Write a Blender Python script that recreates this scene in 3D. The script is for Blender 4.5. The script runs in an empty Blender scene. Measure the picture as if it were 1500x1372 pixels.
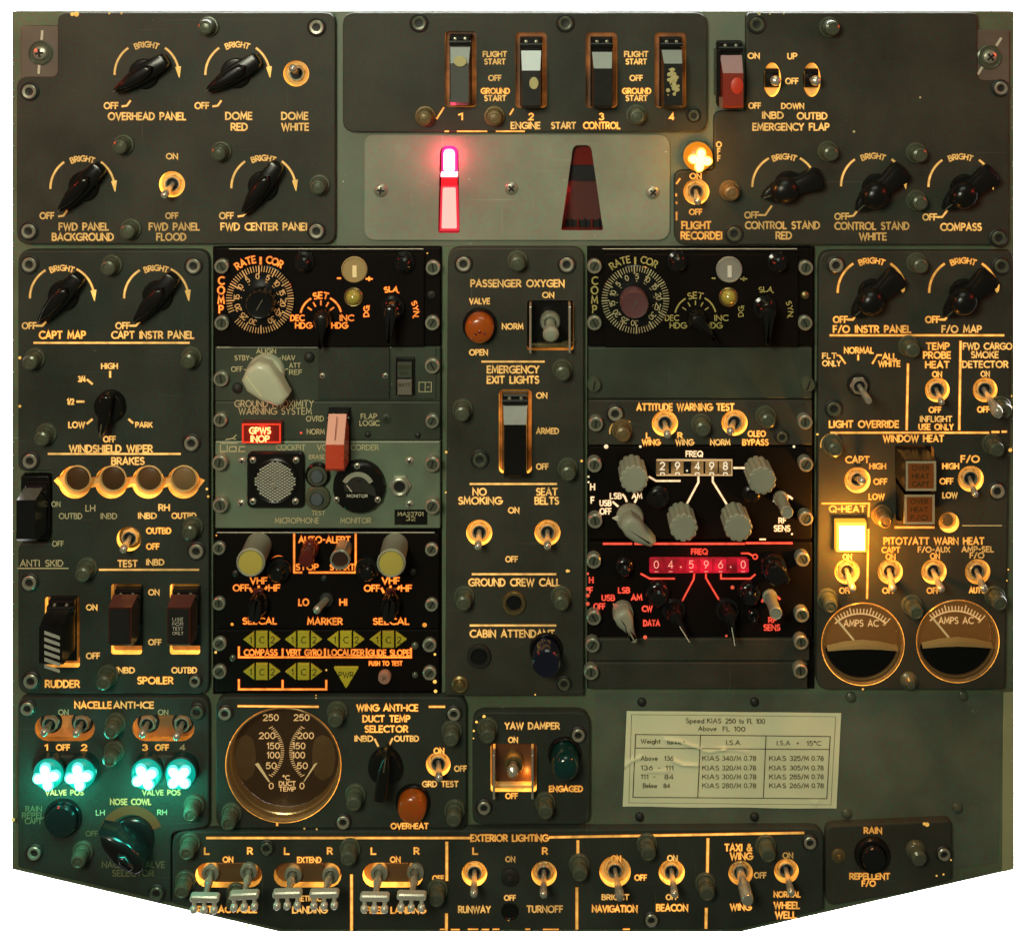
import bpy, math, random
from mathutils import Vector, Matrix
from mathutils.geometry import tessellate_polygon
random.seed(7)
PI = math.pi
R = math.radians
S = 0.0005                 # metres per panel unit (one unit = 0.5 mm)
FX, FY, DIST = 780.0, -80.0, 1750.0   # foot of the camera on the panel plane, and its distance, in panel units
def wx(px): return (px - 750) * S
def wz(py): return (686 - py) * S

# ---------------------------------------------------------------- camera, world, lights
sc = bpy.context.scene
COL = sc.collection
cam_d = bpy.data.cameras.new('camera'); cam = bpy.data.objects.new('camera', cam_d); COL.objects.link(cam)
cam.location = (wx(FX), -DIST * S, wz(FY)); cam.rotation_euler = (PI / 2, 0, 0)
cam_d.sensor_width = 36; cam_d.lens = 36 * DIST / 1500
cam_d.shift_x = (750 - FX) / 1500; cam_d.shift_y = -(686 - FY) / 1500
cam_d.clip_start = 0.05; cam_d.clip_end = 50
sc.camera = cam
sc.view_settings.view_transform = 'Standard'; sc.view_settings.look = 'None'
sc.view_settings.exposure = 0; sc.view_settings.gamma = 1
sc.render.engine = 'CYCLES'
sc.cycles.use_denoising = True
sc.cycles.sample_clamp_indirect = 6
sc.cycles.max_bounces = 6
w = bpy.data.worlds.new('World'); sc.world = w; w.use_nodes = True
bg = w.node_tree.nodes['Background']; bg.inputs[0].default_value = (0.66, 0.76, 0.56, 1); bg.inputs[1].default_value = 0.09

def area(name, loc, target, size, energy, color, size_y=None):
    d = bpy.data.lights.new(name, 'AREA'); d.energy = energy; d.color = color; d.size = size
    if size_y: d.shape = 'RECTANGLE'; d.size_y = size_y
    o = bpy.data.objects.new(name, d); COL.objects.link(o); o.location = loc
    o.rotation_euler = (Vector(target) - Vector(loc)).to_track_quat('-Z', 'Y').to_euler()
    return o
def point(name, px, py, z, energy, color, radius=6):
    d = bpy.data.lights.new(name, 'POINT'); d.energy = energy; d.color = color; d.shadow_soft_size = radius * S
    o = bpy.data.objects.new(name, d); COL.objects.link(o); o.location = (wx(px), -z * S, wz(py)); return o
area('key_light', (-0.32, -1.02, 0.58), (0, 0, -0.08), 0.30, 7.0, (1.0, 0.99, 0.76))
area('top_light', (0.12, -0.40, 1.00), (0, 0, 0.1), 0.5, 1.9, (0.88, 1.0, 0.76))
area('red_cabin_light', (-0.75, -0.28, 0.42), (-0.2, 0, 0.2), 0.05, 0.85, (1.0, 0.05, 0.02))
area('red_cabin_light', (0.80, -0.26, 0.42), (0.25, 0, 0.2), 0.05, 0.85, (1.0, 0.05, 0.02))
# added lamp hidden behind the panel, only to turn the backdrop white
area('backdrop_light', (0.0, 0.10, 0.0), (0, 1, 0), 0.66, 220, (1, 1, 1), 0.56)

# ---------------------------------------------------------------- materials
def s2l(r, g, b):
    f = lambda c: (c / 255 / 12.92) if c / 255 <= 0.04045 else ((c / 255 + 0.055) / 1.055) ** 2.4
    return (f(r), f(g), f(b))
MATS = {}
def mat(name, col, rough=0.5, metal=0.0, mottle=0.25, scale=900, bump=0.15, wear=0.0, emis=None, estr=0.0, trans=0.0, coat=0.0, stain=0.12, spec=0.5, scratch=0.0):
    if name in MATS: return MATS[name]
    m = bpy.data.materials.new(name); m.use_nodes = True; nt = m.node_tree; N = nt.nodes; Lk = nt.links
    p = N['Principled BSDF']
    p.inputs['Roughness'].default_value = rough; p.inputs['Metallic'].default_value = metal
    p.inputs['Transmission Weight'].default_value = trans; p.inputs['Coat Weight'].default_value = coat
    p.inputs['Specular IOR Level'].default_value = spec
    geo = N.new('ShaderNodeNewGeometry')
    n1 = N.new('ShaderNodeTexNoise'); n1.inputs['Scale'].default_value = scale; n1.inputs['Detail'].default_value = 5; n1.inputs['Roughness'].default_value = 0.7
    n2 = N.new('ShaderNodeTexNoise'); n2.inputs['Scale'].default_value = 14; n2.inputs['Detail'].default_value = 6; n2.inputs['Roughness'].default_value = 0.62
    Lk.new(geo.outputs['Position'], n1.inputs['Vector']); Lk.new(geo.outputs['Position'], n2.inputs['Vector'])
    base = N.new('ShaderNodeRGB'); base.outputs[0].default_value = (*col, 1)
    # fine grain: colour wander between a warmer and a greener tone of the paint
    gr = N.new('ShaderNodeValToRGB'); gr.color_ramp.elements[0].position = 0.35; gr.color_ramp.elements[1].position = 0.65
    gr.color_ramp.elements[0].color = (1 + mottle * .5, 1 - mottle * .35, 1 - mottle * .3, 1)
    gr.color_ramp.elements[1].color = (1 - mottle * .45, 1 + mottle * .35, 1 + mottle * .2, 1)
    Lk.new(n1.outputs['Fac'], gr.inputs[0])
    mul = N.new('ShaderNodeMix'); mul.data_type = 'RGBA'; mul.blend_type = 'MULTIPLY'; mul.inputs[0].default_value = 1
    Lk.new(base.outputs[0], mul.inputs[6]); Lk.new(gr.outputs[0], mul.inputs[7])
    st = N.new('ShaderNodeMapRange'); st.inputs[1].default_value = 0.3; st.inputs[2].default_value = 0.7
    st.inputs[3].default_value = 1 - stain; st.inputs[4].default_value = 1 + stain
    Lk.new(n2.outputs['Fac'], st.inputs[0])
    mu2 = N.new('ShaderNodeVectorMath'); mu2.operation = 'SCALE'
    Lk.new(mul.outputs[2], mu2.inputs[0]); Lk.new(st.outputs[0], mu2.inputs['Scale'])
    out = mu2.outputs[0]
    if wear > 0:
        n3 = N.new('ShaderNodeTexNoise'); n3.inputs['Scale'].default_value = 120; n3.inputs['Detail'].default_value = 8; n3.inputs['Roughness'].default_value = 0.75
        Lk.new(geo.outputs['Position'], n3.inputs['Vector'])
        r3 = N.new('ShaderNodeMapRange'); r3.inputs[1].default_value = 0.69 - wear * .05; r3.inputs[2].default_value = 0.72 - wear * .05
        Lk.new(n3.outputs['Fac'], r3.inputs[0])
        mx = N.new('ShaderNodeMix'); mx.data_type = 'RGBA'; mx.inputs[7].default_value = (*[min(.8, c * 2.6 + .03) for c in col], 1)
        Lk.new(r3.outputs[0], mx.inputs[0]); Lk.new(out, mx.inputs[6]); out = mx.outputs[2]
    for kk in range(2 if scratch else 0):
        mp = N.new('ShaderNodeMapping'); mp.inputs['Scale'].default_value = ((9, 1, 620), (700, 1, 16))[kk]; mp.inputs['Rotation'].default_value = (0, R(22 - 35 * kk), 0)
        n4 = N.new('ShaderNodeTexNoise'); n4.inputs['Scale'].default_value = 1; n4.inputs['Detail'].default_value = 2
        Lk.new(geo.outputs['Position'], mp.inputs['Vector']); Lk.new(mp.outputs[0], n4.inputs['Vector'])
        r4 = N.new('ShaderNodeMapRange'); r4.inputs[1].default_value = 0.70; r4.inputs[2].default_value = 0.76; r4.inputs[4].default_value = scratch
        Lk.new(n4.outputs['Fac'], r4.inputs[0])
        mx = N.new('ShaderNodeMix'); mx.data_type = 'RGBA'; mx.inputs[7].default_value = (*[min(.8, c * 2.2 + .02) for c in col], 1)
        Lk.new(r4.outputs[0], mx.inputs[0]); Lk.new(out, mx.inputs[6]); out = mx.outputs[2]
    Lk.new(out, p.inputs['Base Color'])
    rr = N.new('ShaderNodeMapRange'); rr.inputs[1].default_value = 0.3; rr.inputs[2].default_value = 0.7
    rr.inputs[3].default_value = max(0.05, rough - 0.08); rr.inputs[4].default_value = min(1, rough + 0.10)
    Lk.new(n2.outputs['Fac'], rr.inputs[0]); Lk.new(rr.outputs[0], p.inputs['Roughness'])
    if bump > 0:
        b = N.new('ShaderNodeBump'); b.inputs['Strength'].default_value = bump; b.inputs['Distance'].default_value = 0.0002
        Lk.new(n1.outputs['Fac'], b.inputs['Height']); Lk.new(b.outputs[0], p.inputs['Normal'])
    if emis:
        p.inputs['Emission Color'].default_value = (*emis, 1); p.inputs['Emission Strength'].default_value = estr
    MATS[name] = m; return m

def backlit(name, dull, glow, lo, hi, scale=9.0):
    """translucent engraving lit from behind; the lamps behind the panel light it unevenly"""
    if name in MATS: return MATS[name]
    m = bpy.data.materials.new(name); m.use_nodes = True; nt = m.node_tree; N = nt.nodes; Lk = nt.links
    p = N['Principled BSDF']; p.inputs['Base Color'].default_value = (*dull, 1); p.inputs['Roughness'].default_value = 0.6
    geo = N.new('ShaderNodeNewGeometry'); n = N.new('ShaderNodeTexNoise')
    n.inputs['Scale'].default_value = scale; n.inputs['Detail'].default_value = 3.0
    Lk.new(geo.outputs['Position'], n.inputs['Vector'])
    mr = N.new('ShaderNodeMapRange'); mr.inputs[1].default_value = 0.36; mr.inputs[2].default_value = 0.60
    mr.inputs[3].default_value = lo; mr.inputs[4].default_value = hi
    n2 = N.new('ShaderNodeTexNoise'); n2.inputs['Scale'].default_value = 170; n2.inputs['Detail'].default_value = 2.0
    Lk.new(geo.outputs['Position'], n2.inputs['Vector'])
    m2 = N.new('ShaderNodeMapRange'); m2.inputs[1].default_value = 0.3; m2.inputs[2].default_value = 0.6; m2.inputs[3].default_value = 0.55; m2.inputs[4].default_value = 1.1
    Lk.new(n2.outputs['Fac'], m2.inputs[0]); mm = N.new('ShaderNodeMath'); mm.operation = 'MULTIPLY'
    Lk.new(n.outputs['Fac'], mr.inputs[0]); Lk.new(mr.outputs[0], mm.inputs[0]); Lk.new(m2.outputs[0], mm.inputs[1])
    p.inputs['Emission Color'].default_value = (*glow, 1); Lk.new(mm.outputs[0], p.inputs['Emission Strength'])
    MATS[name] = m; return m

PAN = mat('panel_grey_paint', (0.047, 0.049, 0.037), 0.5, mottle=.8, stain=.3, scale=520, wear=.6, spec=.22, scratch=.5)
PAN2 = mat('panel_green_grey_paint', (0.039, 0.047, 0.037), 0.5, mottle=.8, stain=.3, scale=520, wear=.6, spec=.22, scratch=.5)
FRM = mat('frame_green_paint', (0.130, 0.165, 0.100), 0.5, stain=.3, scratch=.5, spec=.3, mottle=.5, scale=330, wear=.3)
LIT = mat('light_grey_paint', (0.265, 0.290, 0.215), 0.55, scratch=.4, mottle=.3, stain=.22, scale=380, wear=.2)
CVRM = mat('recorder_green_paint', (0.150, 0.200, 0.130), 0.5, stain=.25, mottle=.22, scale=420, wear=.35)
MIDM = mat('dark_green_paint', (0.050, 0.064, 0.044), 0.5, stain=.3, scratch=.5, spec=.3, mottle=.3, scale=420, wear=.3)
BLK = mat('black_crackle_paint', (0.0075, 0.006, 0.005), 0.5, mottle=.3, wear=.25, bump=.5, spec=.06)
BLKP = mat('black_plastic', (0.0075, 0.007, 0.006), 0.25, mottle=.2, bump=.05, spec=.38)
BLKG = mat('gloss_black_plastic', (0.008, 0.008, 0.008), 0.16, mottle=.2, bump=.03, spec=.5)
DRK = mat('dark_cavity', (0.006, 0.006, 0.005), 0.7)
STL = mat('worn_steel', (0.42, 0.42, 0.32), 0.33, metal=.55, mottle=.15, wear=.3)
CHR = mat('bright_steel', (0.60, 0.58, 0.46), 0.22, metal=.6, mottle=.08, bump=.03)
BRS = mat('dull_brass', (0.30, 0.23, 0.10), 0.35, metal=.8, mottle=.2)
CAPM = mat('green_grey_screw_paint', (0.105, 0.122, 0.080), 0.28, metal=.25, mottle=.2, wear=.5)
CAPT = mat('tan_screw_paint', (0.20, 0.14, 0.06), 0.36, metal=.3, mottle=.2, wear=.5)
RUB = mat('black_washer', (0.016, 0.017, 0.013), 0.55)
KNG = mat('grey_knob_plastic', (0.30, 0.325, 0.24), 0.42, mottle=.12, scale=700)
KNC = mat('cream_knob_plastic', (0.52, 0.55, 0.38), 0.35, mottle=.08, scale=500, coat=.3)
KYE = mat('yellow_button_face', (0.52, 0.44, 0.08), 0.6, mottle=.15)
YEL = mat('yellow_annunciator', (0.56, 0.46, 0.020), 0.6, mottle=.12, stain=.2)
REDG = mat('red_guard_plastic', (0.62, 0.075, 0.032), 0.30, mottle=.08, bump=.03)
DRG = mat('dark_red_guard', (0.18, 0.016, 0.010), 0.16, mottle=.2, coat=.6)
BRN = mat('brown_guard_plastic', (0.055, 0.016, 0.008), 0.25, mottle=.2, coat=.3)
AMB = mat('amber_lens', (0.32, 0.065, 0.004), 0.22, mottle=.3, scale=200, emis=(1, .18, .01), estr=.05, coat=.4)
GRNL = mat('dark_green_lens', (0.003, 0.035, 0.030), 0.12, coat=.4)
BLUL = mat('dark_blue_lens', (0.006, 0.007, 0.022), 0.15, coat=.6)
REDL = mat('dark_red_lens', (0.11, 0.014, 0.010), 0.25, coat=.5)
PAP = mat('yellowed_paper', (0.93, 0.97, 0.62), 0.65, mottle=.05, scale=300, bump=.1, stain=.06)
PNT = mat('cream_pointer_paint', (0.70, 0.62, 0.36), 0.5, emis=(1, .62, .22), estr=.32)
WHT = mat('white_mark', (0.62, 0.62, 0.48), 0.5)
INK = mat('black_ink', (0.075, 0.080, 0.035), 0.8, mottle=.1)
INK2 = mat('dark_print', (0.03, 0.028, 0.005), 0.8)
DIAL = mat('brown_dial_face', (0.040, 0.024, 0.010), 0.35, mottle=.2, emis=(1, .35, .06), estr=.012)
BRZ = mat('gold_bezel', (0.66, 0.46, 0.18), 0.38, mottle=.2, emis=(1, .42, .08), estr=.06)  # faint glow in the gold stands in for light it catches
RING = backlit('washer_glow', (.62, .46, .18), (1, .46, .08), .02, .22, 30)  # washers and floors glow faintly in place of light from the hole walls
RDUL = mat('unlit_ring', (0.16, 0.12, 0.05), 0.4, metal=.3)
EDGE = backlit('lit_acrylic_edge', (.30, .16, .05), (1, .40, .05), .5, 3.0, 14)
EDGED = mat('dark_acrylic_edge', (0.05, 0.035, 0.02), 0.5)
def emit(name, col, strength):
    return mat(name, tuple(c * .12 for c in col), .4, emis=col, estr=strength, bump=0)
STYLE = {
 'N': (None, mat('lettering_dark', (.20, .18, .09), .6)),   # lettering: (rim, core) of the engraved strokes; rims paint the glow around them
 'W': (backlit('lettering_peach_rim', (.20, .13, .05), (1, .30, .03), .12, .50), backlit('lettering_peach', (.42, .33, .13), (1, .55, .13), .26, 1.0)),
 'O': (backlit('lettering_orange_rim', (.30, .10, .02), (1, .24, .01), .45, .95), backlit('lettering_orange', (.36, .24, .06), (1, .52, .10), .50, 1.35)),
 'H': (backlit('lettering_hot_rim', (.30, .03, .01), (1, .09, .002), .55, .95), backlit('lettering_hot', (.30, .12, .03), (1, .36, .04), .85, 1.3)),
 'D': (None, mat('lettering_olive', (.62, .56, .30), .6)),
 'Y': (None, mat('lettering_yellow', (.52, .45, .14), .6)),
 'R': (backlit('lettering_red_rim', (.20, .0, .0), (1, .015, .01), .35, .70), backlit('lettering_red', (.3, .05, .03), (1, .12, .06), .55, 1.0)),
 'C': (backlit('lettering_cream_rim', (.30, .2, .1), (1, .40, .12), .25, .45), backlit('lettering_cream', (.6, .5, .3), (1, .80, .50), .85, 1.1)),
 'K': (None, INK), 'B': (None, INK2), 'P': (None, WHT),
}

# ---------------------------------------------------------------- stroke font (cap height 6)
def arc(cx, cy, rx, ry, a0, a1, n=10):
    return [(cx + rx * math.cos(R(a0 + (a1 - a0) * i / n)), cy + ry * math.sin(R(a0 + (a1 - a0) * i / n))) for i in range(n + 1)]
GL = {
 'A': (4.4, [[(0, 0), (2.2, 6), (4.4, 0)], [(0.8, 1.9), (3.6, 1.9)]]),
 'B': (3.3, [[(0, 0), (0, 6), (1.6, 6)] + arc(1.6, 4.6, 1.4, 1.4, 90, -90) + [(0, 3.2)], [(1.6, 3.2)] + arc(1.7, 1.6, 1.6, 1.6, 90, -90) + [(0, 0)]]),
 'C': (4.2, [arc(2.9, 3, 2.9, 3, 52, 308, 16)]),
 'D': (4.0, [[(0, 0), (0, 6), (1.2, 6)] + arc(1.2, 3, 2.8, 3, 90, -90, 12) + [(0, 0)]]),
 'E': (2.8, [[(2.8, 6), (0, 6), (0, 0), (2.8, 0)], [(0, 3.1), (2.5, 3.1)]]),
 'F': (2.7, [[(2.7, 6), (0, 6), (0, 0)], [(0, 3.1), (2.4, 3.1)]]),
 'G': (4.8, [arc(2.9, 3, 2.9, 3, 50, 352, 16) + [(5.6, 2.8), (3.0, 2.8)]]),
 'H': (3.8, [[(0, 0), (0, 6)], [(3.8, 0), (3.8, 6)], [(0, 3.1), (3.8, 3.1)]]),
 'I': (0.3, [[(0.15, 0), (0.15, 6)]]),
 'J': (2.4, [[(2.4, 6), (2.4, 1.2)] + arc(1.2, 1.2, 1.2, 1.2, 0, -180, 8)]),
 'K': (3.6, [[(0, 0), (0, 6)], [(3.4, 6), (0, 2.6)], [(1.2, 3.7), (3.6, 0)]]),
 'L': (2.6, [[(0, 6), (0, 0), (2.6, 0)]]),
 'M': (4.8, [[(0, 0), (0.5, 6), (2.4, 1.4), (4.3, 6), (4.8, 0)]]),
 'N': (4.0, [[(0, 0), (0, 6), (4.0, 0), (4.0, 6)]]),
 'O': (5.4, [arc(2.7, 3, 2.7, 3, 0, 360, 20)]),
 'P': (3.1, [[(0, 0), (0, 6), (1.5, 6)] + arc(1.5, 4.4, 1.6, 1.6, 90, -90) + [(0, 2.8)]]),
 'Q': (5.4, [arc(2.7, 3, 2.7, 3, 0, 360, 20), [(3.2, 1.7), (5.3, -0.4)]]),
 'R': (3.3, [[(0, 0), (0, 6), (1.5, 6)] + arc(1.5, 4.4, 1.6, 1.6, 90, -90) + [(0, 2.8)], [(1.5, 2.8), (3.4, 0)]]),
 'S': (3.0, [arc(1.55, 4.55, 1.4, 1.45, 40, 260, 10) + arc(1.5, 1.6, 1.5, 1.6, 80, -145, 10)]),
 'T': (3.8, [[(0, 6), (3.8, 6)], [(1.9, 6), (1.9, 0)]]),
 'U': (3.6, [[(0, 6), (0, 1.9)] + arc(1.8, 1.8, 1.8, 1.8, 180, 360) + [(3.6, 6)]]),
 'V': (4.2, [[(0, 6), (2.1, 0), (4.2, 6)]]),
 'W': (6.2, [[(0, 6), (1.6, 0), (3.1, 5.6), (4.6, 0), (6.2, 6)]]),
 'X': (3.8, [[(0, 0), (3.8, 6)], [(0, 6), (3.8, 0)]]),
 'Y': (3.8, [[(0, 6), (1.9, 3), (3.8, 6)], [(1.9, 3), (1.9, 0)]]),
 'Z': (3.6, [[(0, 6), (3.6, 6), (0, 0), (3.6, 0)]]),
 '0': (3.6, [arc(1.8, 3, 1.8, 3, 0, 360, 18)]),
 '1': (1.4, [[(0, 4.8), (1.2, 6), (1.2, 0)]]),
 '2': (3.4, [arc(1.7, 4.3, 1.7, 1.7, 165, -30, 9) + [(0, 0), (3.5, 0)]]),
 '3': (3.4, [arc(1.6, 4.5, 1.5, 1.5, 150, -75, 9), arc(1.6, 1.6, 1.8, 1.6, 80, -150, 10)]),
 '4': (3.6, [[(2.7, 0), (2.7, 6), (0, 1.6), (3.7, 1.6)]]),
 '5': (3.4, [[(3.1, 6), (0.6, 6), (0.3, 3.4)] + arc(1.6, 2, 1.8, 2, 110, -145, 12)]),
 '6': (3.4, [arc(1.7, 1.9, 1.7, 1.9, 130, 490, 18)[:], [(0.35, 3.1), (2.5, 6)]]),
 '7': (3.4, [[(0, 6), (3.4, 6), (1.1, 0)]]),
 '8': (3.4, [arc(1.7, 4.5, 1.4, 1.5, 0, 360, 14), arc(1.7, 1.55, 1.7, 1.55, 0, 360, 14)]),
 '9': (3.4, [arc(1.7, 4.1, 1.7, 1.9, 0, 360, 18), [(3.05, 2.9), (0.9, 0)]]),
 '.': (0.6, [[(0.3, 0), (0.3, 0.5)]]), ',': (0.8, [[(0.6, 0.5), (0.2, -0.8)]]),
 '-': (2.0, [[(0.1, 2.9), (1.9, 2.9)]]), '+': (3.0, [[(0, 3), (3, 3)], [(1.5, 1.5), (1.5, 4.5)]]),
 '/': (2.6, [[(0, -0.4), (2.6, 6.4)]]), '&': (4.4, [[(4.4, 0), (1.2, 4.2)] + arc(1.9, 5.0, .95, 1.0, 210, -40, 8) + arc(1.7, 1.6, 1.6, 1.6, 110, 330, 10) + [(4.2, 2.8)]]),
 '°': (2.0, [arc(1, 5.2, .9, .9, 0, 360, 8)]), 'o': (2.8, [arc(1.4, 1.8, 1.4, 1.8, 0, 360, 12)]), ' ': (2.6, []), '!': (0.8, []),
 'a': (2.8, [arc(1.4, 1.8, 1.4, 1.8, 0, 360, 12), [(2.8, 3.6), (2.8, 0)]]),
 'b': (2.8, [arc(1.4, 1.8, 1.4, 1.8, 0, 360, 12), [(0, 6.2), (0, 0)]]),
 'd': (2.8, [arc(1.4, 1.8, 1.4, 1.8, 0, 360, 12), [(2.8, 6.2), (2.8, 0)]]),
 'e': (2.8, [[(0.1, 1.9), (2.8, 1.9)] + arc(1.4, 1.8, 1.4, 1.8, 5, 310, 12)]),
 'g': (2.8, [arc(1.4, 1.8, 1.4, 1.8, 0, 360, 12), [(2.8, 3.6), (2.8, -1), (1.4, -1.9), (.2, -1.4)]]),
 'h': (2.6, [[(0, 6.2), (0, 0)], [(0, 2.4)] + arc(1.3, 2.3, 1.3, 1.3, 180, 0, 8) + [(2.6, 0)]]),
 'i': (0.3, [[(.15, 0), (.15, 3.6)], [(.15, 5), (.15, 5.4)]]), 'l': (0.3, [[(.15, 0), (.15, 6.2)]]),
 'n': (2.6, [[(0, 3.6), (0, 0)], [(0, 2.4)] + arc(1.3, 2.3, 1.3, 1.3, 180, 0, 8) + [(2.6, 0)]]),
 'q': (2.6, [arc(1.3, 1.8, 1.3, 1.8, 0, 360, 12)]),
 'p': (2.8, [arc(1.4, 1.8, 1.4, 1.8, 0, 360, 12), [(0, 3.6), (0, -2)]]),
 's': (2.2, [[(2.1, 3.2), (1.1, 3.6), (.2, 2.8), (2.0, 1.2), (1.1, 0), (0, .5)]]),
 't': (1.8, [[(.9, 5.2), (.9, .6), (1.8, 0)], [(0, 3.6), (1.8, 3.6)]]),
 'v': (2.6, [[(0, 3.6), (1.3, 0), (2.6, 3.6)]]), 'w': (4.0, [[(0, 3.6), (1, 0), (2, 3.4), (3, 0), (4, 3.6)]]),
}
GAP = 1.35
def text_width(s, gap=GAP): return sum(GL[c][0] for c in s) + gap * (len(s) - 1)

# ---------------------------------------------------------------- mesh builder (panel units)
class B:
    def __init__(s): s.v = []; s.f = []; s.m = []
    def add(s, vs, fs, mi=0):
        o = len(s.v); s.v += [tuple(p) for p in vs]; s.f += [tuple(i + o for i in f) for f in fs]; s.m += [mi] * len(fs); return s
    def lathe(s, prof, n=24, mi=0, M=None, c=(0, 0), sx=1.0, a0=0.0, cap=True):
        """prof: (radius, z) from bottom to top"""
        vs = []; fs = []
        for r, z in prof:
            for k in range(n):
                a = 2 * PI * k / n + a0; vs.append((c[0] + r * math.cos(a) * sx, c[1] + r * math.sin(a), z))
        for i in range(len(prof) - 1):
            for k in range(n):
                k2 = (k + 1) % n; fs.append((i * n + k, i * n + k2, (i + 1) * n + k2, (i + 1) * n + k))
        if cap and prof[-1][0] > 0: fs.append(tuple((len(prof) - 1) * n + k for k in range(n)))
        if M is not None: vs = [tuple(M @ Vector(p)) for p in vs]
        return s.add(vs, fs, mi)
    def prism(s, poly, z0, z1, bev=0, mi=0, steps=1):
        poly = ccw(poly); n = len(poly); rings = [(poly, z0)]
        if bev > 0:
            rings.append((poly, z1 - bev))
            for i in range(1, steps + 1):
                a = PI / 2 * i / steps
                rings.append((inset(poly, bev * (1 - math.cos(a))), z1 - bev + bev * math.sin(a)))
        else: rings.append((poly, z1))
        vs = [(x, y, z) for pl, z in rings for x, y in pl]; fs = []
        for i in range(len(rings) - 1):
            for k in range(n):
                k2 = (k + 1) % n; fs.append((i * n + k, i * n + k2, (i + 1) * n + k2, (i + 1) * n + k))
        fs.append(tuple((len(rings) - 1) * n + k for k in range(n)))
        return s.add(vs, fs, mi)
    def box(s, x0, y0, z0, x1, y1, z1, bev=0, mi=0):
        return s.prism([(x0, y0), (x1, y0), (x1, y1), (x0, y1)], z0, z1, bev, mi)
    def profx(s, prof, x0, x1, mi=0, mf=None, taper=0):
        """profile in (y, z), closed, extruded along x; mf: material per side face"""
        n = len(prof); vs = [(x0 + (taper if z > 20 else 0), y, z) for y, z in prof] + [(x1 - (taper if z > 20 else 0), y, z) for y, z in prof]
        area_ = sum(prof[i][0] * prof[(i + 1) % n][1] - prof[(i + 1) % n][0] * prof[i][1] for i in range(n))
        for k in range(n):
            k2 = (k + 1) % n; f = (k, k + n, k2 + n, k2) if area_ < 0 else (k, k2, k2 + n, k + n)
            s.add([vs[i] for i in f], [(0, 1, 2, 3)], mf[k] if mf else mi)
        a = tuple(range(n)); b = tuple(range(n, 2 * n))
        s.add(vs, [a if area_ > 0 else a[::-1], b[::-1] if area_ > 0 else b], mi); return s
    def ribbon(s, pts, w, z, mi=0):
        pts = [p for i, p in enumerate(pts) if i == 0 or math.dist(p, pts[i - 1]) > 1e-4]
        if len(pts) < 2: return s
        closed = math.dist(pts[0], pts[-1]) < 1e-3
        if closed: pts = pts[:-1]
        n = len(pts); h = w / 2; L = []; Rr = []
        for i in range(n):
            p = pts[i]
            if closed or 0 < i < n - 1:
                a = pts[(i - 1) % n]; b = pts[(i + 1) % n]
                d1 = norm(p[0] - a[0], p[1] - a[1]); d2 = norm(b[0] - p[0], b[1] - p[1])
                nx, ny = norm(-(d1[1] + d2[1]), d1[0] + d2[0]) if (abs(d1[0] + d2[0]) + abs(d1[1] + d2[1])) > 1e-5 else (-d1[1], d1[0])
                cs = max(0.42, nx * -d1[1] + ny * d1[0]); m = h / cs; q = p
            else:
                o = pts[1] if i == 0 else pts[n - 2]; d = norm(p[0] - o[0], p[1] - o[1]); q = (p[0] + d[0] * h * .6, p[1] + d[1] * h * .6)
                sg = -1 if i == 0 else 1; nx, ny = -d[1] * sg, d[0] * sg; m = h
            L.append((q[0] + nx * m, q[1] + ny * m, z)); Rr.append((q[0] - nx * m, q[1] - ny * m, z))
        vs = L + Rr; fs = []
        for i in range(n if closed else n - 1):
            j = (i + 1) % n; fs.append((i, i + n, j + n, j))
        return s.add(vs, fs, mi)
    def text(s, st, h, W=None, wt=None, gap=GAP, z=0.3, cx=0, cy=0, rim=True, hair=0.5, arcr=None, arcspan=None, arcmid=90, rot=0, vert=False):
        """text centred on (cx, cy); W total width; arcr: bend along a circle of that radius"""
        k = h / 6.0; nat = text_width(st, gap) * k; kx = k * (W / nat if W else 1)
        if wt is None: wt = h * 0.19
        if arcr: nat_ang = arcspan / (text_width(st, gap) or 1)
        x = 0; ca, sa = math.cos(R(rot)), math.sin(R(rot)); tot = text_width(st, gap)
        for idx, ch in enumerate(st):
            wd, strokes = GL[ch]
            for stk in strokes:
                if arcr:
                    am = R(arcmid + arcspan / 2 - (x + wd / 2) * nat_ang)
                    pts = []
                    for a, b in stk:
                        lx = (a - wd / 2) * nat_ang * PI / 180 * arcr; ly = (b - 3) * k + arcr
                        pts.append((lx * math.sin(am) + ly * math.cos(am) + cx, -lx * math.cos(am) + ly * math.sin(am) + cy))
                elif vert:
                    pts = [((a - wd / 2) * kx + cx, (b - 3) * k + cy - vert * (idx - (len(st) - 1) / 2)) for a, b in stk]
                else:
                    pts = [((x + a - tot / 2) * kx, (b - 3) * k) for a, b in stk]
                    pts = [(p[0] * ca - p[1] * sa + cx, p[0] * sa + p[1] * ca + cy) for p in pts]
                if rim: s.ribbon(pts, wt + hair * 2, z, 0)
                s.ribbon(pts, wt, z + (0.25 if rim else 0), 1 if rim else 0)
            x += wd + gap
        return s
    def mesh(s, name, mats, sharp=38):
        me = bpy.data.meshes.new(name)
        me.from_pydata([(x * S, y * S, z * S) for x, y, z in s.v], [], s.f)
        for m in (mats if isinstance(mats, (list, tuple)) else [mats]): me.materials.append(m)
        me.polygons.foreach_set('material_index', s.m)
        me.polygons.foreach_set('use_smooth', [True] * len(s.f))
        me.update(); me.set_sharp_from_angle(angle=R(sharp)); return me
def norm(x, y):
    l = math.hypot(x, y) or 1; return (x / l, y / l)
def ccw(p):
    a = sum(p[i][0] * p[(i + 1) % len(p)][1] - p[(i + 1) % len(p)][0] * p[i][1] for i in range(len(p)))
    return list(p) if a > 0 else list(p)[::-1]
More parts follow.
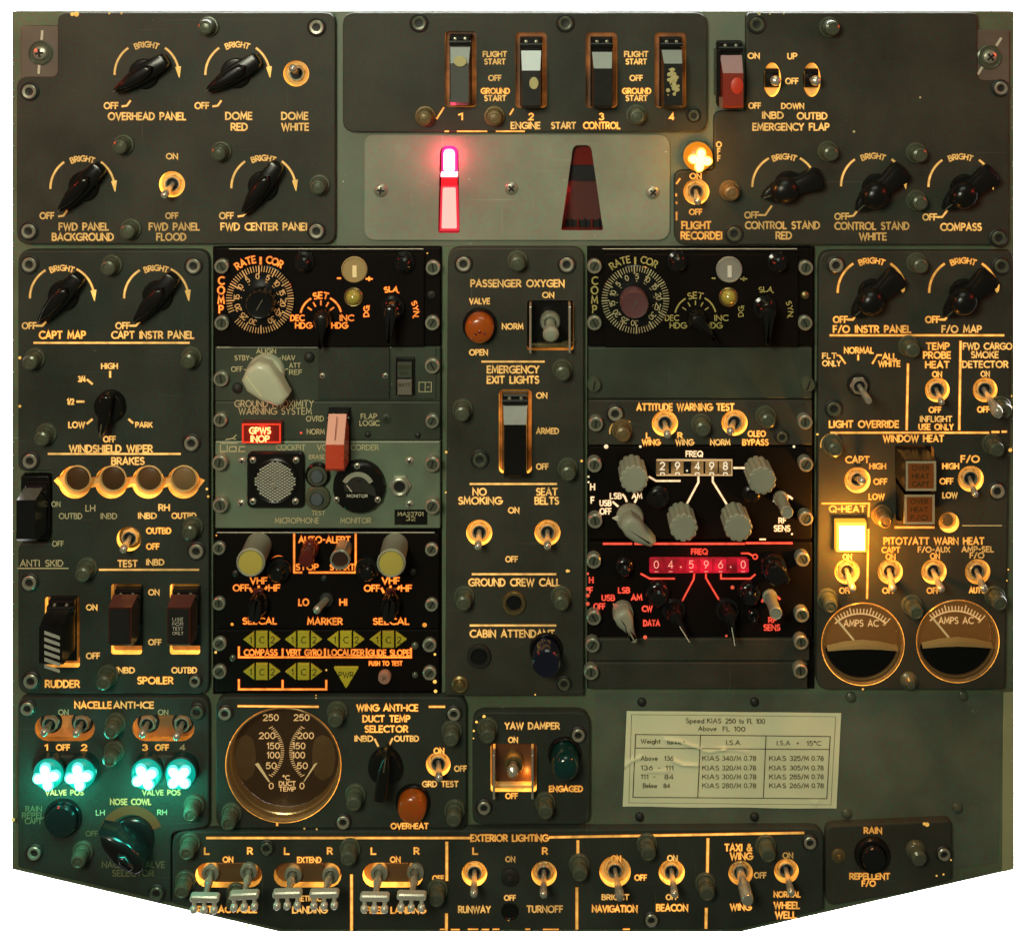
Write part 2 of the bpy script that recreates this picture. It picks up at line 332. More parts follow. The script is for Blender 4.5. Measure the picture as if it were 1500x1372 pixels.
def inset(p, d):
    n = len(p); out = []
    for i in range(n):
        a, b, c = p[i - 1], p[i], p[(i + 1) % n]
        d1 = norm(b[0] - a[0], b[1] - a[1]); d2 = norm(c[0] - b[0], c[1] - b[1])
        nx, ny = norm(-(d1[1] + d2[1]), d1[0] + d2[0]); cs = max(.35, nx * -d1[1] + ny * d1[0])
        out.append((b[0] + nx * d / cs, b[1] + ny * d / cs))
    return out
def circ(px, py, r, n=28): return [(px + r * math.cos(2 * PI * k / n), py + r * math.sin(2 * PI * k / n)) for k in range(n)]
def rrect(x0, y0, x1, y1, r=4, n=5):
    out = []
    for cx, cy, a in ((x1 - r, y1 - r, 0), (x0 + r, y1 - r, 90), (x0 + r, y0 + r, 180), (x1 - r, y0 + r, 270)):
        out += [(cx + r * math.cos(R(a + 90 * i / n)), cy + r * math.sin(R(a + 90 * i / n))) for i in range(n + 1)]
    return out
def roundpoly(pts, rads, n=5):
    """polygon with rounded corners (either turn)"""
    out = []; N = len(pts)
    for i in range(N):
        a, b, c = pts[i - 1], pts[i], pts[(i + 1) % N]; r = rads[i] if isinstance(rads, (list, tuple)) else rads
        d1 = norm(a[0] - b[0], a[1] - b[1]); d2 = norm(c[0] - b[0], c[1] - b[1])
        if r <= 0: out.append(b); continue
        p0 = (b[0] + d1[0] * r, b[1] + d1[1] * r); p1 = (b[0] + d2[0] * r, b[1] + d2[1] * r)
        for k in range(n + 1):
            t = k / n; out.append(((1 - t) ** 2 * p0[0] + 2 * t * (1 - t) * b[0] + t * t * p1[0], (1 - t) ** 2 * p0[1] + 2 * t * (1 - t) * b[1] + t * t * p1[1]))
    return out
def capsule(x0, x1, cy, r, n=8):
    return [(x0 + r * math.cos(R(90 + 180 * i / n)), cy + r * math.sin(R(90 + 180 * i / n))) for i in range(n + 1)] + \
           [(x1 + r * math.cos(R(-90 + 180 * i / n)), cy + r * math.sin(R(-90 + 180 * i / n))) for i in range(n + 1)]
def back(px, py, z):
    """where a point z above the panel stands when the photograph shows it at (px, py)"""
    k = 1 - z / DIST; return (FX + (px - FX) * k, FY + (py - FY) * k)

# ---------------------------------------------------------------- objects
ROT = Matrix.Rotation(PI / 2, 4, 'X')
def plate_builder(outline, holes, cx, cy, z1, z0, bev=2.0, hole_z=None, ndim=0):
    """plate with real holes; material 0 face, 1 hole walls"""
    b = B(); out = ccw([(x - cx, cy - y) for x, y in outline]); hs = [ccw([(x - cx, cy - y) for x, y in h]) for h in holes]
    n = len(out); inn = inset(out, bev)
    b.add([(x, y, z0) for x, y in out] + [(x, y, z1 - bev) for x, y in out] + [(x, y, z1 - bev * .3) for x, y in inset(out, bev * .3)] + [(x, y, z1) for x, y in inn],
          [(i * n + k, i * n + (k + 1) % n, (i + 1) * n + (k + 1) % n, (i + 1) * n + k) for i in range(3) for k in range(n)], 0)
    loops = [[Vector((x, y, 0)) for x, y in inn]] + [[Vector((x, y, 0)) for x, y in h] for h in hs]
    flat = [p for l in loops for p in l]; tris = []
    for t in tessellate_polygon(loops):
        a, c, d = (flat[i] for i in t); cr = (c - a).cross(d - a).z
        if abs(cr) > 1e-9: tris.append(tuple(t) if cr > 0 else tuple(t)[::-1])
    b.add([(p.x, p.y, z1) for p in flat], tris, 0)
    for hi, h in enumerate(hs):
        m = len(h); zb = hole_z if hole_z is not None else z0
        b.add([(x, y, z1) for x, y in h] + [(x, y, zb) for x, y in h], [(k, (k + 1) % m, m + (k + 1) % m, m + k) for k in range(m)], 2 if hi >= len(hs) - ndim else 1)
    return b
CACHE = {}
class Part:
    def __init__(s, ob, M): s.ob = ob; s.M = M
class Mod:
    """a thing: an Empty at the centre of its outline, its parts placed in panel coordinates"""
    def __init__(s, name, label, cat, outline, face=PAN, z=0, group=None, wall=EDGE, style='W', z0=-14):
        s.outline = outline; xs = [p[0] for p in outline]; ys = [p[1] for p in outline]
        s.cx, s.cy = (min(xs) + max(xs)) / 2, (min(ys) + max(ys)) / 2
        s.z = z; s.z0 = z0; s.face = face; s.wall = wall; s.holes = []; s.dim = []; s.style = style
        e = bpy.data.objects.new(name, None); COL.objects.link(e); e.empty_display_size = .02
        e.location = (wx(s.cx), -z * S, wz(s.cy)); e.rotation_euler = (PI / 2, 0, 0)
        e['label'] = label; e['category'] = cat
        if group: e['group'] = group
        s.ob = e; s.M = Matrix.Identity(4)
    def put(s, name, me, px, py, z=0, parent=None, rot=0, q=None, label=None, kind=None):
        o = bpy.data.objects.new(name, me); COL.objects.link(o)
        M = Matrix.Translation(((px - s.cx) * S, (s.cy - py) * S, z * S))
        if q is not None: M = M @ q.to_matrix().to_4x4()
        if rot: M = M @ Matrix.Rotation(R(rot), 4, 'Z')
        pm = parent.M if parent else Matrix.Identity(4)
        o.parent = parent.ob if parent else s.ob
        o.matrix_local = pm.inverted() @ M
        if label: o['label'] = label
        if kind: o['kind'] = kind
        return Part(o, M)
    def shared(s, key, build, mats, *a, **k):
        if key not in CACHE: CACHE[key] = build().mesh(k.get('mname', a[0]), mats)
        k.pop('mname', None)
        return s.put(a[0], CACHE[key], *a[1:], **k)
    def finish(s, name='face_plate'):
        b = plate_builder(s.outline, s.holes + s.dim, s.cx, s.cy, 0, s.z0, hole_z=s.z0, ndim=len(s.dim))
        return s.put(name, b.mesh(name, [s.face, s.wall] + ([WALLD] if s.dim else [])), s.cx, s.cy, 0)
    # --- lettering and engraved lines
    def t(s, st, x0, x1, cy, h, style=None, wt=None, z=0, parent=None, rot=0, name='lettering', gap=GAP):
        rim, core = STYLE[style or s.style]; b = B(); cx = (x0 + x1) / 2
        W = x1 - x0
        if text_width(st) * h / 6 < 1e-6: return
        b.text(st, h, W, wt=wt, rim=rim is not None, gap=gap)
        return s.put(name, b.mesh(name, [rim, core] if rim else [core]), cx, cy, z, parent, rot)
    def tarc(s, st, ax, ay, r, span, mid, h, style=None, wt=None, z=0):
        rim, core = STYLE[style or s.style]; b = B()
        b.text(st, h, wt=wt, arcr=r, arcspan=span, arcmid=mid, rim=rim is not None)
        return s.put('lettering', b.mesh('lettering', [rim, core] if rim else [core]), ax, ay, z)
    def tvert(s, st, px, cy, step, h, style=None, wt=None):
        rim, core = STYLE[style or s.style]; b = B(); b.text(st, h, None, wt=wt, vert=step, rim=rim is not None)
        return s.put('lettering', b.mesh('lettering', [rim, core] if rim else [core]), px, cy, 0)
    def l(s, lines, w=3.2, style=None, z=0, name='engraved_line', parent=None):
        """polylines in photo coordinates"""
        rim, core = STYLE[style or s.style]
        for ln in lines:
            b = B(); x0, y0 = ln[0]; pts = [(x - x0, y0 - y) for x, y in ln]
            if rim: b.ribbon(pts, w + 1.2, .3, 0)
            b.ribbon(pts, w, .55 if rim else .3, 1 if rim else 0)
            s.put(name, b.mesh(name, [rim, core] if rim else [core]), x0, y0, z, parent)
# ---------------------------------------------------------------- kit of parts, each built once and shared by its copies
def hexr(r, n=6): return [(r * math.cos(2 * PI * k / n), r * math.sin(2 * PI * k / n)) for k in range(n)]
def cap(m, px, py, tan=False, big=1.0, z=0):
    """tall round-headed panel screw"""
    x, y = back(px, py, 14)
    mt = CAPT if tan else CAPM
    def base(): return B().lathe([(15.5, 0), (15.5, 2.5), (14.5, 4), (12.5, 4.2), (12, 3.4), (11.6, 9), (10.5, 10.5)], 26)
    def head(): return B().lathe([(10.8, 9), (11.3, 11), (11.3, 18), (10.2, 21.5), (7.2, 23), (6.6, 21.6)], 22).lathe([(6.6, 21.6), (2, 22.4)], 6)
    a = m.shared(('capb', tan), base, mt, 'panel_screw', x, y, z)
    m.shared(('caph', tan), head, mt, 'screw_head', x, y, z, a, rot=random.uniform(0, 60))
def sock(m, px, py, light=True, z=0, r=14):
    k = r / 14
    a = m.shared(('sockw', r), lambda: B().lathe([(r, 0), (r, 1.5), (r - 2 * k, 3), (10.5 * k, 2.0)], 26), RUB, 'socket_screw', px, py, z)
    def ring(): return B().lathe([(10.4 * k, 1), (10.4 * k, 3.6), (9.2 * k, 4.6), (6.2 * k, 4.2), (5.4 * k, .8)], 24)
    m.shared(('sockr', r, light), ring, STL if light else CAPM, 'screw_head', px, py, z, a)
    m.shared(('sockh', r), lambda: B().lathe([(5.4 * k, .6), (3, 1.0)], 6).lathe([(2.2, 1.0), (1.6, 2.6)], 8), RUB, 'hex_socket', px, py, z, a, rot=random.uniform(0, 60))
def dzus(m, px, py, h=9, r=10.5, steel=True, z=0, ang=None):
    x, y = back(px, py, h)
    a = m.shared(('dzc', h, r), lambda: B().lathe([(r, 0), (r, h - 1.5), (r - 1.4, h), (r - 3.2, h), (r - 3.6, h - 3)], 24), STL if steel else CAPM, 'quarter_turn_fastener', x, y, z)
    rr = r - 3.6
    def slot(): return B().lathe([(rr, h - 3.2), (rr * .9, h - 1.6)], 18).box(-rr * .8, -1.1, h - 1.7, rr * .8, 1.1, h - 1.45, 0, 1)
    m.shared(('dzs', h, r), slot, [CAPM, DRK], 'slotted_stud', x, y, z, a, rot=random.choice([90, 80, 100, 60, 120]) if ang is None else ang)
def xscrew(m, px, py, r=9, name='cross_screw', mt=None, z=0, h=4.5):
    def hd(): return B().lathe([(r, 0), (r, .8), (r * .85, h * .7), (r * .5, h), (.1, h + .3)], 20).box(-r * .55, -r * .13, h * .6, r * .55, r * .13, h + .55, 0, 1).box(-r * .13, -r * .55, h * .6, r * .13, r * .55, h + .6, 0, 1)
    m.shared(('xs', r, mt and mt.name, h), hd, [mt or STL, DRK], name, px, py, z, rot=random.uniform(0, 90))
def rivet(m, px, py, r=5, z=0, mt=None):
    m.shared(('rv', r, mt and mt.name), lambda: B().lathe([(r, 0), (r * .9, r * .4), (r * .5, r * .7), (.1, r * .8)], 12), mt or CAPM, 'small_screw', px, py, z)

def toggle(m, px, py, tx, ty, h=32, ring='lit', r=19, thick=1.18, tip=None, hole=True, mname='toggle_switch', up=0):
    """panel toggle in its hole; (tx, ty) is where the lever tip shows"""
    if hole: m.holes.append(circ(px, py, r))
    fz = -11
    a = m.shared(('tgb',), lambda: B().lathe([(11.2, -11), (11.2, -1.5), (10.4, -.4), (9.0, -.4), (8.2, -3), (8.0, -5)], 22), STL, mname, px, py, up)
    if ring == 'lit': rm, rn = RING, 'glow_washer'
    elif ring == 'brass': rm, rn = BRZ, 'washer'
    elif ring == 'dull': rm, rn = RDUL, 'washer'
    else: rm, rn = RUB, 'washer'
    m.shared(('tgr', r, ring), lambda: B().lathe([(r - .3, -13), (r - .3, -8.5), (16.2, -7.6), (15.6, -9.2), (14.4, -9.2), (14, -7.2), (12, -7)], 28), rm, rn, px, py, up, a)
    m.shared(('tgn', ring), lambda: B().prism(hexr(13.2), -10, -5.5, 1), BRS if ring in ('lit', 'brass') else STL, 'hex_nut', px, py, up, a, rot=random.uniform(0, 60))
    m.shared(('tgc',), lambda: B().lathe([(8.1, -4.4), (.1, -4.2)], 18), DRK, 'bushing_bore', px, py, up, a)
    X, Y = back(tx, ty, h); d = Vector((X - px, py - Y, h + 6)); L = d.length; Lk = round(L / 4) * 4
    q = d.to_track_quat('Z', 'Y'); t = thick
    if tip == 'bat':
        prof = [(3.2 * t, -2), (3.4 * t, Lk * .3), (5.2 * t, Lk * .55), (7.2 * t, Lk * .82), (7.4 * t, Lk * .92), (5.6 * t, Lk * 1.0), (2.4 * t, Lk * 1.03), (.1, Lk * 1.035)]
    elif tip == 'rod':
        prof = [(4.0 * t, -2), (4.0 * t, Lk * .5), (5.6 * t, Lk * .52), (5.6 * t, Lk * .97), (4.8 * t, Lk * 1.02), (.1, Lk * 1.03)]
    else:
        prof = [(3.0 * t, -2), (3.0 * t, Lk * .15), (3.7 * t, Lk * .5), (4.7 * t, Lk * .86), (4.6 * t, Lk * .95), (3.2 * t, Lk * 1.01), (1.3 * t, Lk * 1.03), (.1, Lk * 1.035)]
    m.shared(('tgl', Lk, tip, t), lambda: B().lathe(prof, 18), CHR if tip != 'grey' else STL, 'lever', px, py, -6 + up, a, q=q)
    return a
SILV = mat('pale_cast_metal', (0.62, 0.62, 0.50), 0.3, metal=.35, mottle=.1)
def tbar(m, px, py, tx, ty, h=46):
    """toggle whose lever carries a cross bar with three round studs (landing light switches)"""
    a = m.shared(('tgb',), None, STL, 'toggle_switch', px, py, 0)
    m.shared(('tgc',), None, DRK, 'bushing_bore', px, py, 0, a)
    m.shared(('tgcol',), lambda: B().lathe([(11.5, -11), (11.5, -2), (12.5, -1), (12.5, 4), (10.5, 5.2), (8.2, 5), (7.4, 0)], 22), STL, 'collar', px, py, 0, a)
    X, Y = back(tx, ty, h); d = Vector((X - px, py - Y, h + 6)); L = d.length; Lk = round(L / 4) * 4; q = d.to_track_quat('Z', 'Y')
    m.shared(('tbl', Lk), lambda: B().lathe([(4, -2), (4, Lk * .3), (5.4, Lk * .42), (6.4, Lk * .5), (5, Lk * .6), (4, Lk * .64), (4.4, Lk * .9), (4.4, Lk)], 16), CHR, 'lever', px, py, -6, a, q=q)
    def bar():
        b = B().prism(rrect(-21, -4, 21, 5, 4), -5, 4, 1.6)
        for k in (-14.5, 0, 14.5):
            M = Matrix.Translation((k, -2, 0)) @ Matrix.Rotation(R(74), 4, 'X')
            b.lathe([(3, 0), (3, 7), (4.9, 8.6), (5.6, 12), (4.8, 15), (2.6, 16.6), (.1, 17)], 14, 0, M)
        return b
    m.shared(('tbb',), bar, SILV, 'cross_bar', X, Y, h, a, rot=random.uniform(-4, 4))
def slotlight(m, x0, x1, cy, r, floor=True):
    """wide lit cut-out holding two switches"""
    m.dim.append(capsule(x0, x1, cy, r))
    b = B(); cx = (x0 + x1) / 2
    b.prism([(x - cx, cy - y) for x, y in capsule(x0, x1, cy, r - .4)], -13.5, -9.5)
    m.put('recess_floor', b.mesh('recess_floor', RING2 if floor else DRK), cx, cy, 0)
RING2 = backlit('lit_switch_recess', (.20, .09, .03), (1, .30, .05), .03, .42, 26)  # glow of the walls put into the colour of the recess floors
RING3 = backlit('dim_switch_recess', (.12, .06, .03), (1, .30, .05), .0, .22, 26)
WALLD = backlit('dim_acrylic_edge', (.12, .06, .02), (1, .30, .03), .0, .55, 14)

def knobmesh(kind):
    b = B()
    # skirt, bar handle pointing to -x with a wide tail, round crown
    b.lathe([(22, 0), (22, 5), (20.5, 7), (17, 7.5)], 28)
    if kind == 'bar':
        poly = [(-47, 0), (-40, -5), (-20, -10.5), (0, -13), (22, -13), (38, -11.5), (42, -8), (43, 0), (42, 8), (38, 11.5), (22, 13), (0, 13), (-20, 10.5), (-40, 5)]
        b.prism(poly, 6, 24, 3, steps=2)
        b.prism([(-40, 0), (-22, -6.5), (0, -9), (16, -8), (24, 0), (16, 8), (0, 9), (-22, 6.5)], 23, 34, 4.5, steps=3)
        b.box(-45, -.8, 23.6, -25, .8, 24.4, 0, 1)
    else:
        poly = [(-45, 0), (-36, -8), (-22, -15), (-4, -17), (14, -14), (40, -19), (47, -16), (49, -2), (47, 12), (40, 15), (14, 12), (-4, 16), (-22, 14), (-36, 8)]
        b.prism(poly, 5, 18, 2.5, steps=2)
        b.lathe([(19, 17), (18.5, 23), (16, 29), (11.5, 33), (5.5, 35), (.1, 35.4)], 26, c=(-10, 1), sx=1.1)
        b.prism([(4, -10), (40, -15), (44, -12), (45, -2), (43, 8), (38, 11), (4, 8)], 17, 25, 3, steps=2)
        b.box(-43, -.8, 17.6, -30, .8, 18.4, 0, 1)
    return b
def dimmer(m, ax, ay, kx, ky, ang, kind='bar', off=None, arcs=((180, 126), (54, 6)), bright=True, bang=(66, 90), tick=None, arrow=True, r=47, style=None, th=7.6):
    """rotary dimmer: lit arc with arrow head, the word BRIGHT, its OFF mark and the knob"""
    P = lambda a, rr=r: (ax + rr * math.cos(R(a)), ay - rr * math.sin(R(a)))
    lines = [[P(a0 + (a1 - a0) * i / 12) for i in range(13)] for a0, a1 in arcs]
    m.l(lines, 2.6, style, name='dimmer_arc')
    if arrow:
        rim, core = STYLE[style or m.style]; px, py = P(arcs[1][1] - 2); b = B()
        b.add([(-5, 7, .5), (-1.5, 8.5, .5), (3.6, 8.5, .5), (.2, -8, .5)], [(0, 3, 2), (0, 2, 1)])
        b.add([(-5, 7, .5), (3.6, 8.5, .5), (1.2, -9, .5)], [(0, 2, 1)])
        m.put('arrow_head', b.mesh('arrow_head', core), px, py, 0)
    if bright: m.tarc('BRIGHT', ax, ay, r * .93, 46, bang[1], th, style)
    if off:
        ox, oy = off; m.t('OFF', ox - 10, ox + 10, oy, 8.6, style)
        m.l([tick or [(ox + 15, oy + 1), (ox + 22, oy), (ox + 27, oy - 8)]], 2.4, style)
    k = m.shared(('knob', kind), lambda: knobmesh(kind), [BLKP, WHT2], 'dimmer_knob', kx, ky, 0, rot=ang)
WHT2 = mat('worn_index_mark', (0.10, 0.09, 0.06), 0.6)

def guardbase(m, x0, y0, x1, y1, depth=True, wall=True, name='switch_guard', z=0):
    """hinge block of a guarded switch"""
    cx = (x0 + x1) / 2; w_ = (x1 - x0) / 2; hh = (y1 - y0) / 2; cy = (y0 + y1) / 2
    b = B().box(-w_, -hh, -12, w_, hh, 4, 1).box(-w_ + 1, hh - 22, 3, w_ - 1, hh - 1, 14, 2).lathe([(4.5, -w_), (4.5, w_)], 12, 0, Matrix.Translation((0, hh - 11, 13)) @ Matrix.Rotation(PI / 2, 4, 'Y'))
    b.lathe([(2.6, 14), (2.2, 15.6), (.1, 16)], 10, 1, c=(-w_ * .45, hh - 6)).lathe([(2.6, 14), (2.2, 15.6), (.1, 16)], 10, 1, c=(w_ * .45, hh - 6))
    return m.put(name, b.mesh(name, [BLKP, STL]), cx, cy, z)
def guard(m, x0, y0, x1, y1, mt, top=None, h=38, hinge=(16, 26), low=10, band=None, cut=None, base=True, bmat=None, label=None, z=0, by=None):
    """guarded switch: hinge block plus the cover, a U-shaped flap with a sloping upper face.
    x0..y1 bound the base; hinge = (start, end) of the sloping face from the top"""
    a = guardbase(m, x0, y0, x1, by or y1, z=z) if base else None
    cx, cy = (x0 + x1) / 2, (y0 + y1) / 2; w_ = (x1 - x0) / 2 - 1.5; H = (y1 - y0) / 2
    s0, s1 = hinge
    prof = [(H - s0 - 6, 6), (H - s0, h * .45), (H - s1, h), (-H + 6, h + 1), (-H + 1, h - 4), (-H, low), (-H + 6, low - 4)]
    mf = [0, 1, 0, 0, 0, 0, 0]
    b = B().profx(prof, -w_, w_, 0, mf, taper=1.5)
    g = m.put('guard_cover', b.mesh('guard_cover', [mt, top or mt], 25), cx, cy, z, a, label=label)
    return a, g, (cx, cy, H)
def lamp_lobes(m, px, py, r, ang, mt, z, parent, w=.36, name='cross_glow', halo=None):
    def b_():
        pts = []
        for k in range(48):
            a = 2 * PI * k / 48; rr = r * (.46 + .54 * abs(math.cos(2 * a)) ** 1.0); pts.append((rr * math.cos(a), rr * math.sin(a)))
        return B().prism(pts, 0, 4, 2, steps=2)
    if halo: m.shared(('lobesh', r, halo.name), lambda: B().prism([(math.cos(2 * PI * q / 48) * r * 1.12 * (.56 + .44 * abs(math.cos(4 * PI * q / 48))), math.sin(2 * PI * q / 48) * r * 1.12 * (.56 + .44 * abs(math.cos(4 * PI * q / 48)))) for q in range(48)], 0, 2.6, 2, steps=2), halo, 'glow_around_cross', px, py, z, parent, rot=ang)
    m.shared(('lobes', r, mt.name), b_, mt, name, px, py, z, parent, rot=ang)  # the lamp's cross-shaped glow modelled as a raised shape
def gauge(m, px, py, r, depth, name='gauge', face=None):
    """recessed round instrument: case wall, dial face; returns the dial part"""
    m.holes.append(circ(px, py, r + 1, 48))
    b = B()
    b.lathe([(r + .6, -depth - 2), (r + .6, -.6), (r - .2, .6), (r - 1.6, .6), (r - 2.2, -2), (r - 3.4, -depth * .45), (r - 5.0, -depth * .5), (r - 6, -depth)], 56, cap=False)
    a = m.put(name, b.mesh(name, mat('gauge_bezel_metal', (0.50, 0.36, 0.17), 0.24, metal=.75, mottle=.2, stain=.3, emis=(1, .42, .08), estr=.035), 30), px, py, 0)  # bezel metal glows slightly for light reflected from the lit edges
    d = m.put('dial_face', B().lathe([(r - 5.8, -depth - .3), (.1, -depth)], 48).mesh('dial_face', face or DIAL), px, py, 0, a)
    return a
def glass(m, px, py, r, z, parent):
    g = MATS.get('instrument_glass')
    if not g:
        g = bpy.data.materials.new('instrument_glass'); g.use_nodes = True; nt = g.node_tree; N = nt.nodes; N.remove(N['Principled BSDF'])
        tr = N.new('ShaderNodeBsdfTransparent'); gl = N.new('ShaderNodeBsdfGlossy'); gl.inputs['Roughness'].default_value = .08
        fr = N.new('ShaderNodeFresnel'); fr.inputs[0].default_value = 1.45; mx = N.new('ShaderNodeMixShader')
        nt.links.new(fr.outputs[0], mx.inputs[0]); nt.links.new(tr.outputs[0], mx.inputs[1]); nt.links.new(gl.outputs[0], mx.inputs[2])
        nt.links.new(mx.outputs[0], N['Material Output'].inputs[0]); MATS['instrument_glass'] = g
    m.put('glass_cover', B().lathe([(r, 0), (r * .6, .8), (.1, 1.1)], 40).mesh('glass_cover', g), px, py, z, parent)
def lens(m, px, py, r, h, mt, name='indicator_lamp', dome=True, collar=True, label=None, ring=None):
    """round push-to-test lamp, collar and lens; (px, py) is its base"""
    a = m.put(name, B().lathe([(r + 4.5, 0), (r + 4.5, 3), (r + 3, 5), (r + 1, 5), (r + .5, 3)], 32).mesh(name, ring or BLKP), px, py, 0, label=label)
    prof = [(r, 2), (r, h * .55), (r * .96, h * .74), (r * .84, h * .88), (r * .6, h * .97), (.1, h)] if dome else [(r, 2), (r, h - 2.5), (r - 2, h), (r - 3.5, h - .6), (.1, h - 1)]
    m.put('lens', B().lathe(prof, 32).mesh('lens', mt), px, py, 0, a)
    return a
def fluted(m, fx, fy, h=46, r=19.5, n=12, mt=None):
    """grey fluted knob; (fx, fy) is where its front shows"""
    x, y = back(fx, fy, h)
    def b_():
        pts = []
        for k in range(n * 6):
            a = 2 * PI * k / (n * 6); pts.append(((r + 2.4 * (abs(math.cos(n * a / 2)) ** .6) - 1.6) * math.cos(a), (r + 2.4 * (abs(math.cos(n * a / 2)) ** .6) - 1.6) * math.sin(a)))
        b = B().lathe([(r * .7, 0), (r * .7, 8)], 20).prism(pts, 7, h - 1.2, 1.6, steps=1)
        return b.lathe([(r * .80, h - 1.3), (r * .80, h), (.1, h + .1)], 36)
    m.shared(('fl', h, r, n), b_, mt or KNG, 'fluted_knob', x, y, 0, rot=random.uniform(0, 30))
def leak(m, pts, style='O', r=1.6):
    """pinholes where the panel lighting shines through chipped paint"""
    rim, core = STYLE[style]; b = B(); x0, y0 = pts[0][:2]
    for p in pts: b.lathe([((p[2] if len(p) > 2 else r), .1), ((p[2] if len(p) > 2 else r) * .6, .5)], 7, 0, c=(p[0] - x0, y0 - p[1]))
    m.put('lit_paint_chips', b.mesh('lit_paint_chips', core), x0, y0, 0, kind='stuff')
def placeholder(): pass
# ================================================================ the white backdrop
def quadmesh(name, pts, mt):
    me = bpy.data.meshes.new(name); me.from_pydata(pts, [], [(0, 1, 2, 3)]); me.materials.append(mt); return me
BW = mat('white_backdrop_paper', (0.88, 0.88, 0.88), 0.9, mottle=0, stain=0, bump=0)
bd = bpy.data.objects.new('backdrop', quadmesh('backdrop', [(-1.6, .36, -1.7), (1.6, .36, -1.7), (1.6, .36, 1.2), (-1.6, .36, 1.2)], BW)); COL.objects.link(bd)
bd['kind'] = 'structure'

# ================================================================ the frame all modules are mounted in
fo = [(17, 17), (1486, 17), (1486, 1273), (1085, 1365), (410, 1365), (17, 1273)]
F = Mod('mounting_frame', 'green grey metal frame that holds all the switch panels of the overhead console', 'console frame', fo, FRM, wall=DRK, z0=-40)
F.outline = [back(x, y, -12) for x, y in fo]
def frame_hole(poly): F.holes.append(poly)

# ================================================================ top left: cockpit light dimmers
m = Mod('dimmer_panel', 'large grey panel with dimmer knobs for overhead, dome and forward panel lights, top left', 'switch panel',
        roundpoly([(84, 19), (491, 19), (491, 358), (24, 358), (24, 113), (84, 113)], [14, 16, 18, 18, 16, 12]), PAN, group='panels of rotary dimmers')
dimmer(m, 215, 109, 212, 108, 32, 'bar', off=(163, 155), tick=[(179, 156), (186, 155), (191, 148)])
dimmer(m, 348, 109, 346, 107, 32, 'bar', off=(296, 155), tick=[(312, 156), (319, 155), (324, 148)])
dimmer(m, 121, 276, 124, 272, 48, 'bar', off=(69, 316), tick=[(86, 317), (93, 316), (98, 309)])
dimmer(m, 386, 275, 386, 272, 55, 'bar', off=(332, 316), tick=[(349, 317), (356, 316), (361, 310)])
m.t('OVERHEAD PANEL', 159, 272, 170.5, 9.8); m.t('DOME', 331, 369, 170, 9.8); m.t('RED', 339, 362, 186, 9.8)
m.t('DOME', 413, 451, 170, 9.8); m.t('WHITE', 413, 452, 186, 9.8)
m.t('ON', 244, 260, 229, 7.6); m.t('OFF', 243, 261, 316, 8)
m.t('FWD PANEL', 87, 159, 332, 9.8); m.t('BACKGROUND', 77, 166, 347, 9.8)
m.t('FWD PANEL', 219, 292, 332, 9.8); m.t('FLOOD', 230, 272, 347, 9.8); m.t('FWD CENTER PANEI', 324, 449, 332, 9.8)
toggle(m, 252, 270, 240, 287, 32, 'lit'); toggle(m, 434, 108, 428, 99, 34, 'lit')
for x, y in ((302, 40), (177, 214), (321, 224), (188, 338), (466, 273)): cap(m, x, y)
for x, y in ((44, 134), (464, 40), (43, 338), (464, 338)): sock(m, x, y)
leak(m, [(112, 21, 4), (106, 21, 3), (160, 20, 1.5), (178, 20, 1.5)], 'O')
m.finish()

# recessed corner plates with a slotted stud, seen through the corner notches
def corner(px, py, label, ang):
    t = Mod('corner_latch', label, 'panel latch', rrect(px - 30, py - 40, px + 30, py + 40, 3), CVRM, z0=-13)
    t.face = REDDISH
    b = t.finish('latch_plate'); b.ob.location.z -= 0
    t.put('latch_ring', B().lathe([(18, 0), (18, 1.6), (16.5, 2.4), (15, 1)], 30).mesh('latch_ring', CAPM), px, py, 0)
    xscrew(t, px, py, 11, 'cross_screw', h=6)
    for k, (dx, dy, l) in enumerate(((0, 26, 7), (-1, -24, 7))):
        c, s_ = math.cos(R(ang)), math.sin(R(ang)); X = px + dx * c + dy * s_; Y = py - (-dx * s_ + dy * c)
        t.put('position_mark', B().box(-1.8, -l, 0, 1.8, l, .6).mesh('position_mark', WHT), X, Y, 0, rot=-ang)
    return t
REDDISH = mat('worn_primer_paint', (0.135, 0.115, 0.085), 0.5, mottle=.2, wear=.6, stain=.25)
c1 = corner(58, 78, 'worn corner plate with a cross screw and cream marks at the top left corner', 4)
c2 = corner(1451, 84, 'worn corner plate with a cross screw and cream marks at the top right corner', 32)
for t in (c1, c2): t.ob['group'] = 'corner latches'; t.ob.location.y += 4.5 * S

